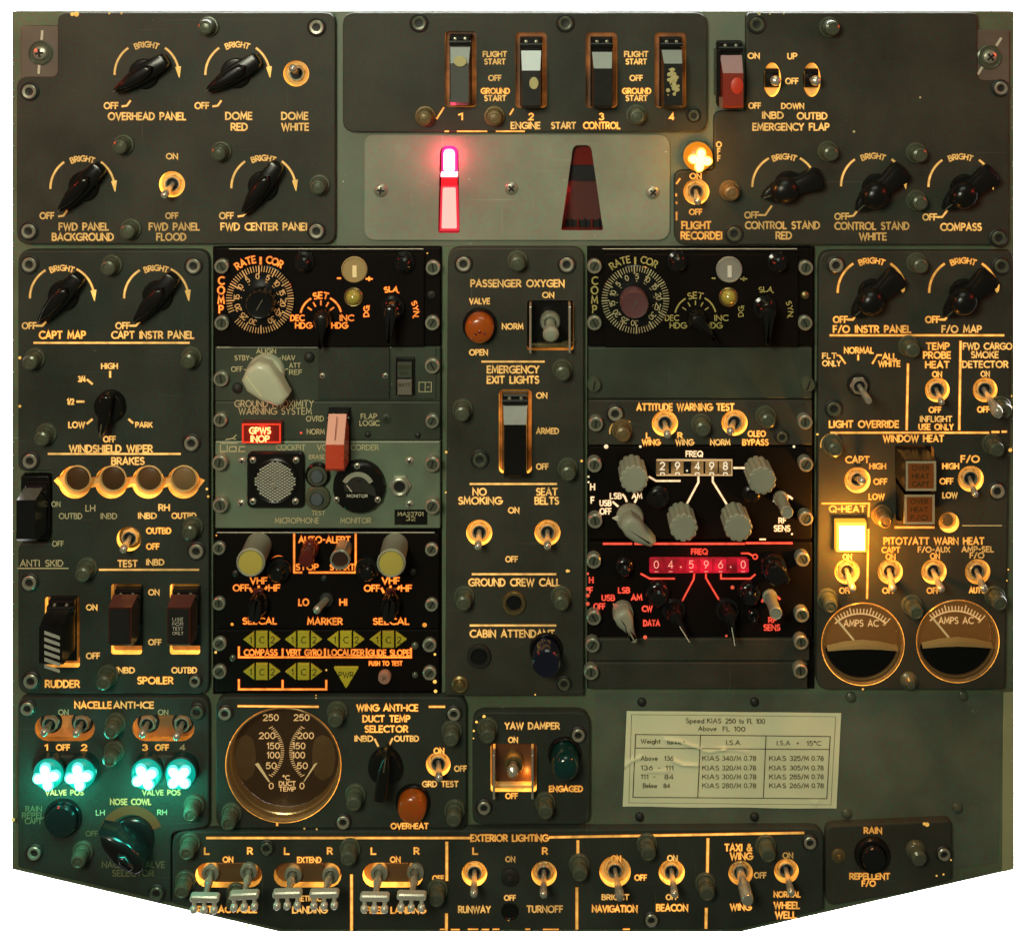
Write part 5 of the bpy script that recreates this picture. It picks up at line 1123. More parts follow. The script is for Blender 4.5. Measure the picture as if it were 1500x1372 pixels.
a = m.put('mode_selector_knob', B().lathe([(15, 0), (15, 10), (12, 13)], 26).prism([(38, -1), (20, -6), (4, -13), (-8, -13), (-14, -6), (-14, 6), (-8, 13), (4, 13), (20, 6), (38, 1)], 11, 30, 8, steps=4).box(-8, -1, 29.5, 34, 1, 31.5, .5).mesh('mode_selector_knob', KNG), bx, by, 0, rot=-62)
m.put('index_tab', B().prism([(-13, 0), (-8, 5), (0, 4), (0, -4), (-6, -4)], 0, 3, 1).mesh('index_tab', mat('pink_tab', (.7, .3, .22), .5)), 905, 889, 8, a, rot=-52)
for x, y, an in ((989, 902, -58), (1068, 902, -80)):
    bx, by = back(x, y, 22)
    k_ = m.put('pointer_knob', B().lathe([(17, 0), (17, 6), (13, 8), (11, 24), (9, 27), (.1, 28)], 26).prism([(36, -1.2), (10, -6), (-8, -8), (-12, 0), (-8, 8), (10, 6), (36, 1.2)], 24, 34, 4, steps=2).mesh('pointer_knob', BLKG), bx, by, 0, rot=an)
    m.put('pointer_line', B().box(10, -.7, 34, 36, .7, 34.8).mesh('pointer_line', WHT), bx, by, 0, k_, rot=an)
m.put('small_knob', smallrod().mesh('small_knob', KNG), *back(1137, 899, 46), 0)
for x, y in ((870, 823), (1176, 820), (870, 906), (1175, 902)): dzus(m, x, y, h=12)
leak(m, [(1073, 860, 3), (945, 933, 3), (1064, 931, 2), (861, 840, 2), (861, 862, 3), (861, 872, 3), (861, 884, 3)], 'R')
m.finish()
m = Mod('blank_plate', 'upper narrow grey blanking plate under the red glowing radio panel', 'cover plate', rrect(862, 935, 1186, 968, 2), PAN, wall=BLK)
for x, y in ((868, 946), (1174, 942)): dzus(m, x, y, h=12)
m.finish()
m = Mod('blank_plate', 'lower narrow grey blanking plate, just above the yellowed speed table', 'cover plate', rrect(862, 970, 1183, 1009, 2), PAN, wall=BLK)
for x, y in ((866, 986), (1173, 984)): dzus(m, x, y, h=12)
m.finish()
# ================================================================ right column panel
m = Mod('window_heat_panel', 'tall grey right hand panel with WINDOW HEAT toggles, glowing square lamp and two ammeters', 'switch panel',
        roundpoly([(1200, 368), (1483, 368), (1472, 1010), (1196, 1010)], [20, 4, 8, 18]), PAN, style='O')
for ax, kx, ofx in ((1277, 1278, 1231), (1411, 1412, 1366)):
    dimmer(m, ax, 428, kx, 430, 42, 'dome', off=(ofx, 468), tick=[(ofx + 11, 468), (ofx + 18, 468), (ofx + 24, 460)], arcs=((180, 124), (56, 22)), arrow=False, r=50)
    m.put('arrow_head', B().prism([(-3, 4), (0, 7), (4, 4), (3, -5), (0, -8), (-2, -5)], .2, .7).mesh('arrow_head', STYLE['O'][1]), ax + 45 + (4 if ax > 1300 else 0), 421, 0)
m.t('F/O INSTR PANEL', 1221, 1334, 482, 9.4); m.t('F/O MAP', 1380, 1437, 482, 9.4, 'W'); m.l([[(1216, 491), (1470, 491)]], 2.4)
m.t('NORMAL', 1237, 1279, 513, 8); m.t('FLT', 1205, 1225, 521, 7.4, 'W'); m.t('ONLY', 1205, 1231, 532, 7.4, 'W'); m.t('ALL', 1293, 1313, 522, 8); m.t('WHITE', 1287, 1318, 532.5, 7.8)
m.l([[(1226, 520), (1230, 521), (1238, 532)], [(1257, 520), (1257, 527)], [(1291, 520), (1285, 520), (1278, 532)]], 2)
m.t('TEMP', 1357, 1390, 507, 9); m.t('PROBE', 1353, 1392, 520, 9); m.t('HEAT', 1356, 1390, 534, 9); m.t('ON', 1366, 1379, 548, 7.6); m.t('OFF', 1361, 1378, 600, 7.6); m.t('INFLIGHT', 1348, 1394, 613.5, 7.6, 'W'); m.t('USE ONLY', 1346, 1396, 625, 7.8)
m.t('FWD CARGO', 1411, 1482, 507, 8.8, 'W'); m.t('SMOKE', 1423, 1462, 519.5, 8.6, 'W'); m.t('DETECTOR', 1410, 1476, 533.5, 8.8, 'W'); m.t('ON', 1437, 1449, 547.5, 7.4, 'W'); m.t('OFF', 1432, 1449, 599.5, 7.6)
m.t('LIGHT OVERRIDE', 1215, 1316, 621, 9.2); m.l([[(1217, 633.5), (1448, 633.5)], [(1453, 632.5), (1463, 632.5)], [(1468, 632), (1474, 632)]], 2.4)
m.l([[(1330, 533), (1328, 629)], [(1407, 500), (1405, 629)]], 2.8)
m.t('WINDOW HEAT', 1294, 1382, 642, 9); m.t('CAPT', 1239, 1273, 673, 9); m.t('HIGH', 1274, 1297, 682.5, 7.6); m.t('OFF', 1280, 1299, 705, 7.8); m.t('LOW', 1273, 1295, 727, 7.8)
m.t('F/O', 1408, 1434, 672, 9); m.t('HIGH', 1381, 1404, 682.5, 7.6); m.t('OFF', 1377, 1396, 704.5, 7.8); m.t('LOW', 1381, 1402, 725, 7.6, 'W')
m.l([[(1204, 737), (1273, 737), (1272, 756)]], 2.2); m.t('Q-HEAT', 1215, 1267, 745, 8.8, 'W')
m.l([[(1311, 772), (1368, 772)]], 2.6); m.l([[(1410, 769.5), (1467, 769.5)]], 1.8, 'D')
m.t('PITOT/ATT WARN HEAT', 1295, 1441, 792, 9.2); m.t('CAPT', 1292, 1318, 805, 7.6); m.t('ON', 1298, 1311, 815, 7.6); m.t('F/O-AUX', 1345, 1391, 804.5, 7.4, 'W'); m.t('ON', 1363, 1376, 814, 7.6); m.t('AMP-SEL', 1409, 1455, 804, 7.4, 'W'); m.t('F/O', 1421, 1441, 813, 7.4, 'W')
m.t('ON', 1235, 1247, 815, 7.4, 'W'); m.t('OFF', 1230, 1247, 864.5, 7.6); m.t('OFF', 1293, 1311, 864.5, 7.6); m.t('OFF', 1358, 1376, 864.5, 7.6); m.t('AUTO', 1420, 1444, 864, 7.6)
m.l([[(1272, 775), (1270, 876)]], 2.4)
toggle(m, 1257, 563, 1269, 582, 36, 'none', 17, tip='rod', thick=.9, hole=False, up=11)
toggle(m, 1373, 571, 1380, 591, 34, 'lit', 18, thick=.95); toggle(m, 1443, 571, 1462, 606, 46, 'lit', 18, tip='bat', thick=1.15)
toggle(m, 1256, 703, 1263, 704, 34, 'lit', 19); toggle(m, 1422, 701, 1429, 726, 38, 'lit', 19, thick=1.0)
for x, tx in ((1241, 1249), (1304, 1308), (1368, 1379), (1432, 1441)): toggle(m, x, 837, tx, 863, 36, 'lit', 18.5)
# square caption lamps
m.dim.append(rrect(1312, 652, 1368, 768, 8))
m.put('lamp_well', B().prism(rrect(-27.6, -57.6, 27.6, 57.6, 8), -13.5, -10).mesh('lamp_well', BLKP), 1340, 710, 0)
CAPO = mat('amber_brown_legend', (.19, .055, .008), .45, mottle=.15, emis=(1, .25, .02), estr=.03); TAN = mat('tan_bezel', (.42, .38, .24), .4)
for fx, fy, hh in ((1349, 697, 50), (1347, 746, 40)):
    x, y = back(fx, fy, hh); wl, wh = 22, 21.5
    a = m.put('caption_lamp', B().box(-wl, -wh, -10, wl, wh, hh - 2, 1).mesh('caption_lamp', BLKP), x, y, 0)
    m.put('lamp_bezel', B().ribbon([(-20, -19.5), (20, -19.5), (20, 19.5), (-20, 19.5), (-20, -19.5)], 3.4, hh).mesh('lamp_bezel', TAN), x, y, 0, a)
    m.put('legend', B().box(-19, -18.5, hh - 3, 19, 18.5, hh - 1).mesh('legend', CAPO), x, y, 0, a)
    for k, wd in enumerate(('OVER', 'HEAT', 'CAPT' if hh == 50 else 'F/O')): m.t(wd, x - 12, x + 12, y - 11 + k * 11.5 - (0), 6.4, 'B', wt=1.1, z=hh - 1, parent=a)
# lit square lamp
QL = emit('square_lamp_lit', (1, .90, .66), 3.0); QB = emit('amber_bloom_body', (1, .36, .025), 1.5)
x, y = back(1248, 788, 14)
a = m.put('square_lamp', B().box(-22, -22, -10, 22, 22, 10, 1).mesh('square_lamp', QB), x, y, 0)  # body walls glow to put the lamp's bloom on the panel around
m.put('lit_rim', B().box(-21.5, -21, 8, 21.5, 21, 14.2, 2).mesh('lit_rim', emit('amber_rim_lit', (1, .62, .08), 1.4)), x, y, 0, a)  # glowing rim added for the orange edge of the light
m.put('lit_face', B().box(-19.5, -18.8, 8, 19.5, 18.8, 15, 2).mesh('lit_face', QL), x, y, 0, a)
point('square_lamp_light', 1248, 789, 44, .42, (1, .36, .035), 16)
m.holes.append(circ(1390, 765, 15)); a = m.put('recessed_screw', B().lathe([(14.6, -13), (13.8, -9)], 26).mesh('recessed_screw', RING), 1390, 765, 0)
m.put('screw_post', B().lathe([(9, -10), (9, 2), (7.5, 4), (.1, 4.4)], 20).mesh('screw_post', CAPT), 1387, 761, 0, a)
# ammeters
def ammeter(px, py, r, lab=None):
    a = gauge(m, px, py, r, 15, 'ammeter', mat('amber_dial_face', (.13, .07, .025), .45, mottle=.15, stain=.45, emis=(1, .36, .05), estr=.10))  # dial face glows in place of lighting inside the case
    zz = -15; B2 = lambda x, y, z=zz: back(x, y, z)
    tk = mat('dial_lettering', (.55, .45, .24), .5, emis=(1, .55, .2), estr=.62); cx, cy = B2(px - 4, py - 4)
    b = B()
    cen = (0, -14); rad = 55
    pts = [(cen[0] + rad * math.cos(R(t_)), cen[1] + rad * math.sin(R(t_))) for t_ in range(132, 45, -6)]
    b.ribbon(pts, 2.0, .5)
    for k in range(19):
        t_ = 132 - k * 4.7; l_ = 7 if k % 6 else 10; b.ribbon([(cen[0] + rad * math.cos(R(t_)), cen[1] + rad * math.sin(R(t_))), (cen[0] + (rad + l_) * math.cos(R(t_)), cen[1] + (rad + l_) * math.sin(R(t_)))], 1.7, .4)
    rc = r - 7
    b.f = [f for f in b.f]; keep = []
    for f, mi in zip(b.f, b.m):
        if all(math.hypot(b.v[i][0] - 2, b.v[i][1] - 2) < rc + 3 for i in f): keep.append((f, mi))
    b.f = [k[0] for k in keep]; b.m = [k[1] for k in keep]
    m.put('dial_scale', b.mesh('dial_scale', tk), cx, cy, zz, a)
    sc_, tk_ = ('AMPS AC', tk); b = B(); b.text('AMPS AC', 9, 50, wt=1.7, rim=False); m.put('lettering', b.mesh('lettering', tk), *B2(px - 3, py - 31), zz + .4, a)
    b = B(); b.text('3', 6, None, wt=1.1, rim=False); m.put('lettering', b.mesh('lettering', tk), *B2(px + 31, py - 31), zz + .4, a)
    b = B(); b.ribbon([(-12, 15), (12, -14)], 3.0, 1.5); m.put('pointer', b.mesh('pointer', PNT), *B2(px - 26, py - 21), zz, a)
    # lower cover: dark half disc with a gold arched edge
    pl = [(-(r - 6) * .97, -2), (-(r - 6) * .5, 3.5), (0, 5.5), ((r - 6) * .5, 3.5), ((r - 6) * .97, -2)] + [((r - 6) * math.cos(R(t_)), (r - 6) * math.sin(R(t_)) - 1) for t_ in range(-4, -177, -8)]
    qx, qy = B2(px - 1, py + 3, -10)
    cv = m.put('meter_cover', B().prism(pl, -4, 0, .5).mesh('meter_cover', BLK), qx, qy, -10, a)
    up = [(-(r - 8), 0), (-(r - 8) * .5, 6), (0, 8.5), ((r - 8) * .5, 6), ((r - 8), 0)]
    b = B(); n_ = len(up); b.add([(x, y, -3) for x, y in up] + [(x, y - 4, 3) for x, y in up] + [(x, y * .35 - 5, 3.4) for x, y in up], [(k + 1, k, n_ + k, n_ + k + 1) for k in range(n_ - 1)] + [(n_ + k + 1, n_ + k, 2 * n_ + k, 2 * n_ + k + 1) for k in range(n_ - 1)])
    m.put('cover_edge', b.mesh('cover_edge', BRZ), qx, qy, -9, cv)
    glass(m, px, py, r - 3, -3, a)
    frame_hole(circ(px, py, r + 3, 40))
ammeter(1264, 943, 60); ammeter(1403, 939, 60)
for x, y in ((1347, 388), (1335, 511), (1222, 656), (1458, 656), (1470, 600), (1215, 884), (1340, 893), (1462, 880)): cap(m, x, y)
m.l([[(1220 + 18 * math.cos(R(t_)), 652 - 17 * math.sin(R(t_))) for t_ in range(190, 60, -15)]], 1.3, 'W', name='lit_gap')
for x, y, l_ in ((1224, 388, 1), (1466, 389, 0), (1221, 598, 0), (1460, 718, 1)): sock(m, x, y, bool(l_))
a = m.put('panel_screw', B().lathe([(13, 0), (13, 3), (9, 6), (6, 12), (.1, 13)], 22).mesh('panel_screw', CAPM), 1331, 996, 0); cap(m, 1295, 760, True)
leak(m, [(1480, 659, 3), (1482, 580, 1.3), (1482, 596, 1.3), (1477, 834, 1.4), (1475, 850, 1.2), (1198, 636, 1.3), (1264, 1011 - 2, 1.8)], 'O')
m.finish()

# ================================================================ nacelle anti-ice, bottom left
m = Mod('nacelle_anti_ice_panel', 'green tinted NACELLE ANTI-ICE panel with four glowing teal cross lamps, bottom left corner', 'switch panel',
        roundpoly([(26, 1021), (306, 1021), (306, 1211), (250, 1219), (250, 1322), (26, 1270)], [16, 20, 10, 12, 3, 3]), PAN2, style='O')
m.t('NACELLE', 110, 163, 1032, 8.8, 'O'); m.t('ANTI-ICE', 167, 225, 1032, 8.8, 'W'); m.t('ON', 86, 100, 1042.5, 7, 'D'); m.t('ON', 232, 246, 1042.5, 7, 'D')
m.t('1', 66, 70, 1094, 8); m.t('OFF', 83, 102, 1094, 7.8); m.t('2', 120, 127, 1094, 8); m.t('3', 209, 216, 1094, 8); m.t('OFF', 228, 247, 1094, 7.8); m.t('4', 264, 271, 1094, 7.6, 'D')
slotlight(m, 70, 120, 1066, 19); slotlight(m, 213, 266, 1066, 19)
for x, y, tx, ty in ((72, 1062, 64, 1074), (118, 1062, 111, 1075), (215, 1062, 208, 1076), (266, 1062, 258, 1080)):
    a = toggle(m, x, y, tx, ty, 34, 'none', 15, hole=False)
DTEAL = mat('dark_teal_barrel', (.01, .04, .035), .3)
THL = emit('teal_glow_lit', (.14, 1.0, .80), 1.7)
TL = emit('teal_lamp_lit', (.0, .62, .46), .62); TW = emit('teal_cross_lit', (.30, 1.0, .85), 5)
for cx_, ls in ((92, ((68, 1138, 10), (115, 1138, 8))), (238, ((212, 1138, 28), (262, 1138, 45)))):
    b = B().prism(capsule(-26, 26, 0, 22), 0, 6, 2)
    hs = m.put('lamp_housing', b.mesh('lamp_housing', PAN2), cx_ + 4, 1125, 0)
    for fx, fy, an in ls:
        x, y = back(fx, fy, 22)
        a = m.put('lens', B().lathe([(22, 13), (21.5, 16), (19.5, 19), (15, 21.5), (.1, 22.5)], 34).mesh('lens', TL), x, y, 0, hs)
        m.put('lens_barrel', B().lathe([(23.5, 1), (23.5, 13), (22, 14.5)], 34, cap=False).mesh('lens_barrel', DTEAL), x, y, 0, a)
        lamp_lobes(m, x, y, 18.5, an, TW, 20.5, a, halo=THL)
    rivet(m, cx_ + 5, 1109, 5, z=0, mt=CAPM)
for x in (68, 115, 212, 262): point('teal_lamp_light', x - 3, 1150, 40, .05, (.05, 1, .72), 12)
m.t('VALVE POS', 67, 122, 1160, 6.8, 'W', wt=1.2); m.t('VALVE POS', 209, 264, 1160, 6.8, 'W', wt=1.2)
a = lens(m, 93, 1196, 23, 12, BLKG, 'push_button', dome=False, ring=BLKG)
m.t('RAIN', 38, 61, 1184, 7.4, 'N'); m.t('REPEL', 33, 64, 1193.5, 7.4, 'N'); m.t('CAPT', 37, 61, 1202, 7.4, 'N')
m.t('NOSE COWL', 162, 221, 1173.5, 7.8, 'W'); m.t('LH', 141, 153, 1189.5, 7, 'D'); m.t('RH', 231, 244, 1189, 7, 'D'); m.t('OFF', 126, 143, 1220, 7, 'N')
m.l([[(193, 1183), (193, 1190)], [(217, 1200), (223, 1194)], [(150, 1220), (158, 1220)]], 2.6, 'W')
m.t('NACELLE VALVE', 150, 241, 1265.5, 8.6, 'N'); m.t('SELECTOR', 165, 225, 1278, 8.6, 'N')  # lettering in a darker tan than the rest
bx, by = back(192, 1232, 10)
def bigpointer():
    b = B().lathe([(31, 0), (31, 8), (29, 10), (24, 11)], 36)
    return b.prism([(50, 0), (30, -10), (6, -16), (-14, -15), (-30, -9), (-34, 0), (-30, 10), (-14, 17), (6, 19), (30, 14)], 10, 42, 8, steps=3).prism([(-20, -2), (0, -6), (10, 0), (0, 8), (-18, 6)], 40, 50, 6, steps=3)
m.put('selector_knob', bigpointer().mesh('selector_knob', BLKG), bx, by, 0, rot=140)
m.put('lit_arc', B().prism([(r_ * math.cos(R(t_)), r_ * math.sin(R(t_))) for r_, ts in ((47, range(20, 161, 10)), (34, range(160, 19, -10))) for t_ in ts], .1, .6).mesh('lit_arc', mat('dim_lit_band', (.10, .05, .02), .5, emis=(1, .3, .05), estr=.06)), 192, 1226, 0)
for x, y in ((165, 1067), (163, 1108), (281, 1188), (117, 1256)): cap(m, x, y)
for x, y, l_ in ((41, 1036, 1), (289, 1041, 0), (51, 1247, 1), (230, 1306, 0)): sock(m, x, y, bool(l_), r=13)
leak(m, [(230, 1117, 2.4), (283, 1124, 2.4), (19, 1200, 3)], 'W')
m.finish()

# ================================================================ wing anti-ice with duct temperature gauge
m = Mod('wing_anti_ice_panel', 'grey WING ANTI-ICE panel with large round twin pointer duct temperature gauge and amber lamp', 'switch panel',
        roundpoly([(316, 1021), (683, 1021), (683, 1213), (316, 1213)], [18, 18, 10, 18]), PAN2, style='W')
m.l([[(349, 1033.5), (466, 1034.5)], [(629, 1034.5), (651, 1034.5)]], 2.4, 'O')
m.t('WING ANTI-ICE', 523, 612, 1036, 8.8, 'O'); m.t('DUCT TEMP', 532, 600, 1052, 8.8, 'O'); m.t('SELECTOR', 535, 597, 1067, 8.8, 'O'); m.t('INBD', 520, 546, 1081, 7.4); m.t('OUTBD', 578, 613, 1081, 7.4)
m.l([[(549, 1082), (554, 1092)], [(575, 1081), (570, 1091)]], 2.2)
px, py, r = 415, 1120, 84; dz = -24
a = gauge(m, px, py, r, 24, 'duct_temperature_gauge'); frame_hole(circ(px, py, r + 4, 48))
tk = MATS['dial_lettering']; Q = lambda x, y: back(x, y, dz)
def dt(s_, x, y, h, W): b = B(); b.text(s_, h, W, wt=1.4, rim=False); m.put('dial_number', b.mesh('dial_number', tk), *Q(x, y), dz + .5, a)
for s_, xl, xr, y, W in (('250', 397, 442, 1050, 22), ('200', 391.5, 448, 1076.5, 23), ('150', 400.5, 438, 1091.5, 18), ('100', 400.5, 437.5, 1105, 18), ('50', 397.5, 443, 1120.5, 15), ('0', 397.5, 442.5, 1150, 6)):
    dt(s_, xl, y, 8.6, W); dt(s_, xr, y, 8.6, W)
dt('°C', 419, 1138, 6.5, 9); dt('DUCT', 421, 1146.5, 6, 24); dt('TEMP', 421, 1154.5, 6, 24)
for sg in (-1, 1):
    b = B(); c_ = sg * 70; 
    for k in range(26):
        t_ = -42 + k * 84 / 25; rr_ = 66; x_ = c_ - sg * rr_ * math.cos(R(t_)); y_ = rr_ * 0.84 * math.sin(R(t_)); l_ = 7 if k % 5 == 0 else 4.5
        b.ribbon([(x_, y_), (x_ - sg * l_ * math.cos(R(t_)) * -1, y_ + l_ * math.sin(R(t_)) * -.6)], 1.0, .5)
    m.put('scale_ticks', b.mesh('scale_ticks', tk), *Q(420, 1100), dz, a, kind='stuff')
PANE = mat('dial_sheen_brown', (.10, .06, .022), .45, stain=.6, mottle=.3, emis=(1, .42, .09), estr=.02)  # brown sheen inside the gauge painted as faintly glowing patches
for sg, x_ in ((-1, 356), (1, 476)):
    m.put('dial_sheen', B().prism(ccw(roundpoly([(-16, 0), (-12, 24), (4, 34), (16, 26), (19, 8), (19, -8), (16, -26), (4, -36), (-12, -26)] if sg < 0 else [(16, 0), (12, 24), (-4, 34), (-16, 26), (-19, 8), (-19, -8), (-16, -26), (-4, -36), (12, -26)], 6)), 0, .5).mesh('dial_sheen', PANE), *Q(x_, 1108), dz, a)
for x0_, y0_, x1_, y1_ in ((376, 1118, 395, 1143), (464, 1118, 446, 1143)):
    b = B(); b.add([(x0_ - 395 - 2.5, 1143 - y0_ + 1, 1.8), (x0_ - 395 + 2.5, 1143 - y0_ + 3, 1.8), (x1_ - 395 + 1, 1143 - y1_, 1.8), (x1_ - 395 - 1, 1143 - y1_ - 1, 1.8)], [(0, 3, 2, 1)])
    m.put('pointer', b.mesh('pointer', PNT), *Q(395, 1143), dz, a)
glass(m, px, py, r - 3, -4, a)
bk = barknob(m, *back(563, 1128, 14), 262, 1.12, None, 'selector_knob', 44)
m.t('ON', 636, 650, 1099, 7.6, 'O'); m.t('OFF', 666, 683, 1125, 7.4); m.t('GRD TEST', 619, 671, 1147.5, 7.6); m.t('OVERHEAT', 573, 627, 1209, 7.6, 'O')
toggle(m, 642, 1119, 643, 1141, 34, 'lit', 18)
x, y = back(603, 1187, 20); a2 = lens(m, x, y, 21, 24, AMB, 'indicator_lamp')
for x, y in ((492, 1050), (661, 1078), (519, 1172), (336, 1200), (665, 1195)): cap(m, x, y)
for x, y in ((330, 1043), (665, 1044), (503, 1202)): sock(m, x, y, True, r=12.5)
m.l([[(406, 1204), (406, 1208)]], 2.4, 'O', name='lit_gap'); leak(m, [(446, 1213, 1.6), (464, 1214, 1.8), (463, 1022, 1.2)], 'W')
m.finish()

# ================================================================ yaw damper
m = Mod('yaw_damper_panel', 'small grey YAW DAMPER panel with a glowing switch well and dark green lamp', 'switch panel', roundpoly([(692, 1043), (864, 1043), (864, 1207), (692, 1207)], [20, 20, 16, 14]), PAN2, style='W')
m.t('YAW DAMPER', 740, 819, 1062.5, 8.8); m.t('ON', 745, 758, 1083, 7.4); m.t('OFF', 741, 758, 1165, 7.4, 'O'); m.t('ENGAGED', 805, 853, 1154.5, 7.6, 'O')
guardwell(m, 719, 1089, 786, 1159, 751, 1130, True)
point('well_light', 772, 1140, -2, .006, (1, .38, .06), 3)
x, y = back(828, 1126, 34); lens(m, x, y, 20, 40, GRNL)
for x, y in ((714, 1074), (799, 1184)): cap(m, x, y)
for x, y in ((847, 1075), (709, 1181)): sock(m, x, y, True, r=12.5)
leak(m, [(709, 1049, 2.4), (698, 1057, 2.0), (694, 1070, 1.6), (693.5, 1081, 1.1)], 'O')
m.finish()

# ================================================================ paper speed table
m = Mod('speed_placard', 'yellowed creased paper table of speeds and weights stuck on the lower green plate', 'paper placard', [(918, 1040), (1232, 1043), (1225, 1183), (912, 1180)], PAP, style='K')
pcx, pcy = 1072, 1111; b = B(); NX, NY = 64, 30; crease = [((90, 12), (160, 32), .9), ((0, 60), (50, 44), 1.1), ((104, 40), (140, 28), .8), ((146, 8), (170, 30), .6), ((118, 56), (180, 60), .7)]
def corner_pt(u, v):
    tl, tr, br_, bl = m.outline; x = (1 - v) * ((1 - u) * tl[0] + u * tr[0]) + v * ((1 - u) * bl[0] + u * br_[0]); y = (1 - v) * ((1 - u) * tl[1] + u * tr[1]) + v * ((1 - u) * bl[1] + u * br_[1]); return x, y
vs = []
CR = [([(975, 1082), (995, 1084), (1012, 1091), (1026, 1094)], 2.6), ([(913, 1122), (924, 1113), (937, 1108)], 2.8), ([(986, 1113), (1000, 1119), (1021, 1120)], 3.0), ([(1030, 1098), (1040, 1100), (1052, 1097), (1062, 1096)], 2.4), ([(952, 1128), (966, 1129), (982, 1128)], 1.6), ([(1058, 1096), (1076, 1097), (1094, 1100)], 1.4), ([(1190, 1172), (1194, 1177), (1198, 1172)], 1.4)]
def seg_d(p, a, b_):
    vx, vy = b_[0] - a[0], b_[1] - a[1]; t_ = max(0, min(1, ((p[0] - a[0]) * vx + (p[1] - a[1]) * vy) / (vx * vx + vy * vy))); return math.hypot(p[0] - a[0] - t_ * vx, p[1] - a[1] - t_ * vy)
NX, NY = 150, 68
for j in range(NY + 1):
    for i in range(NX + 1):
        x, y = corner_pt(i / NX, j / NY); z = -9.8
        for pl, hh in CR:
            d = min(seg_d((x, y), pl[k], pl[k + 1]) for k in range(len(pl) - 1)); z += .6 * hh * math.exp(-(d / 2.6) ** 2)
        z += .5 * math.sin(x * .045) * math.sin(y * .06)
        X, Y = back(x, y, -11); vs.append((X - pcx, pcy - Y, z))
b.add(vs, [(j * (NX + 1) + i, (j + 1) * (NX + 1) + i, (j + 1) * (NX + 1) + i + 1, j * (NX + 1) + i + 1) for j in range(NY) for i in range(NX)])
m.put('paper_sheet', b.mesh('paper_sheet', PAP), pcx, pcy, 0)
zt = -8.8
def pt(st, x0_, x1_, y_, h, wt=1.0):
    X0, Y0 = back(x0_, y_, zt); X1, _ = back(x1_, y_, zt); m.t(st, X0, X1, Y0, h, 'K', wt=wt, z=zt, rot=-.5)
pt('Speed', 1005, 1031, 1055, 6.6); pt('KIAS', 1036, 1056, 1055, 6.6); pt('250 to FL 100', 1063, 1120, 1055.5, 6.6); pt('Above', 1023, 1049, 1066.5, 6.2); pt('FL 100', 1059, 1091, 1067, 6.2)
pt('Weight', 939, 967, 1085, 6.2); pt('tonnes', 977, 1003, 1086, 6.2, 1.3); pt('I.S.A.', 1064, 1086, 1087, 6.2); pt('I.S.A', 1138, 1157, 1087.5, 6.2); pt('+', 1167, 1170, 1088, 6); pt('15°C', 1182, 1202, 1088, 6.2)
for k, (wgt, i1, i2) in enumerate((('Above  136', '340', '325'), ('136 - 111', '320', '305'), ('111 -  84', '300', '285'), ('Below  84', '280', '265'))):
    y_ = (1110, 1124, 1137, 1150)[k]; pt(wgt, 939 + (k == 3) * 3, 986 - (k == 3) * 5, y_, 6.2)
    for st, x0_, x1_ in (('KIAS', 1029, 1053), (i1 + '/M', 1058, 1085), ('0.78', 1090, 1107), ('KIAS', 1127, 1151), (i2 + '/M', 1157, 1184), ('0.78', 1189, 1206)): pt(st, x0_, x1_, y_, 6.4)
bl_ = lambda pts: [back(x, y, zt) for x, y in pts]
m.l([bl_([(931, 1075), (1216, 1078), (1211, 1169), (927, 1167), (931, 1075)]), bl_([(930, 1095), (1215, 1097)]), bl_([(1026, 1077), (1022, 1167)]), bl_([(1122, 1078), (1118, 1168)])], 1.2, z=zt, name='table_rule')
m.l([bl_([(925, 1046), (1224, 1049), (1217, 1178), (921, 1175), (925, 1046)])], .5, z=zt, name='table_rule')

# ================================================================ exterior lighting
m = Mod('exterior_lighting_panel', 'wide grey EXTERIOR LIGHTING panel with studded landing light toggles along the bottom edge', 'switch panel',
        roundpoly([(252, 1218), (1206, 1213), (1206, 1332), (1080, 1361), (412, 1361), (252, 1323)], [22, 18, 3, 3, 3, 3]), PAN2, style='O')
m.l([[(303, 1226.5), (688, 1226.5)], [(805, 1225.5), (1177, 1219)]], 2.8); m.t('EXTERIOR LIGHTING', 690, 802, 1226.5, 9)
for x, s_ in ((303, 'L'), (366, 'R'), (420, 'L'), (483, 'R'), (547, 'L'), (610, 'R'), (696, 'L'), (798, 'R')): m.t(s_, x - 3, x + 3.5, 1245.5, 9)
m.t('ON', 327, 341, 1258, 7.4); m.t('EXTEND', 436, 470, 1258.5, 7.4); m.t('ON', 572, 586, 1258, 7.4); m.t('ON', 741, 754, 1257.5, 7.2, 'W'); m.t('OFF', 263, 281, 1284, 7.6); m.t('OFF', 634, 650, 1285.5, 7.4); m.t('OFF', 739, 755, 1314, 7, 'W')
m.t('RETRACTABLE', 290, 376, 1331, 8.6); m.t('RETRACT', 436, 476, 1315, 7, 'W'); m.t('LANDING', 429, 478, 1331.5, 8.8, 'W'); m.t('FIXED', 536, 564, 1332, 8.6); m.t('LANDING', 573, 622, 1332, 8.6)
m.t('RUNWAY', 672, 718, 1331, 9, 'W'); m.t('TURNOFF', 772, 824, 1330.5, 9, 'W'); m.t('ON', 896, 909, 1256.5, 7.8); m.t('OFF', 930, 947, 1284.5, 7.6); m.t('BRIGHT', 882, 921, 1313, 7.2, 'W'); m.t('NAVIGATION', 868, 933, 1330, 9)
m.t('ON', 978, 992, 1256, 7.6, 'W'); m.t('OFF', 976, 993, 1313, 7.2, 'W'); m.t('BEACON', 962, 1007, 1328.5, 9); m.t('TAXI &', 1062, 1101, 1240.5, 9.4); m.t('WING', 1070, 1101, 1253, 9.4); m.t('OFF', 1105, 1122, 1281, 7.6, 'W'); m.t('WING', 1070, 1099, 1327.5, 8.6)
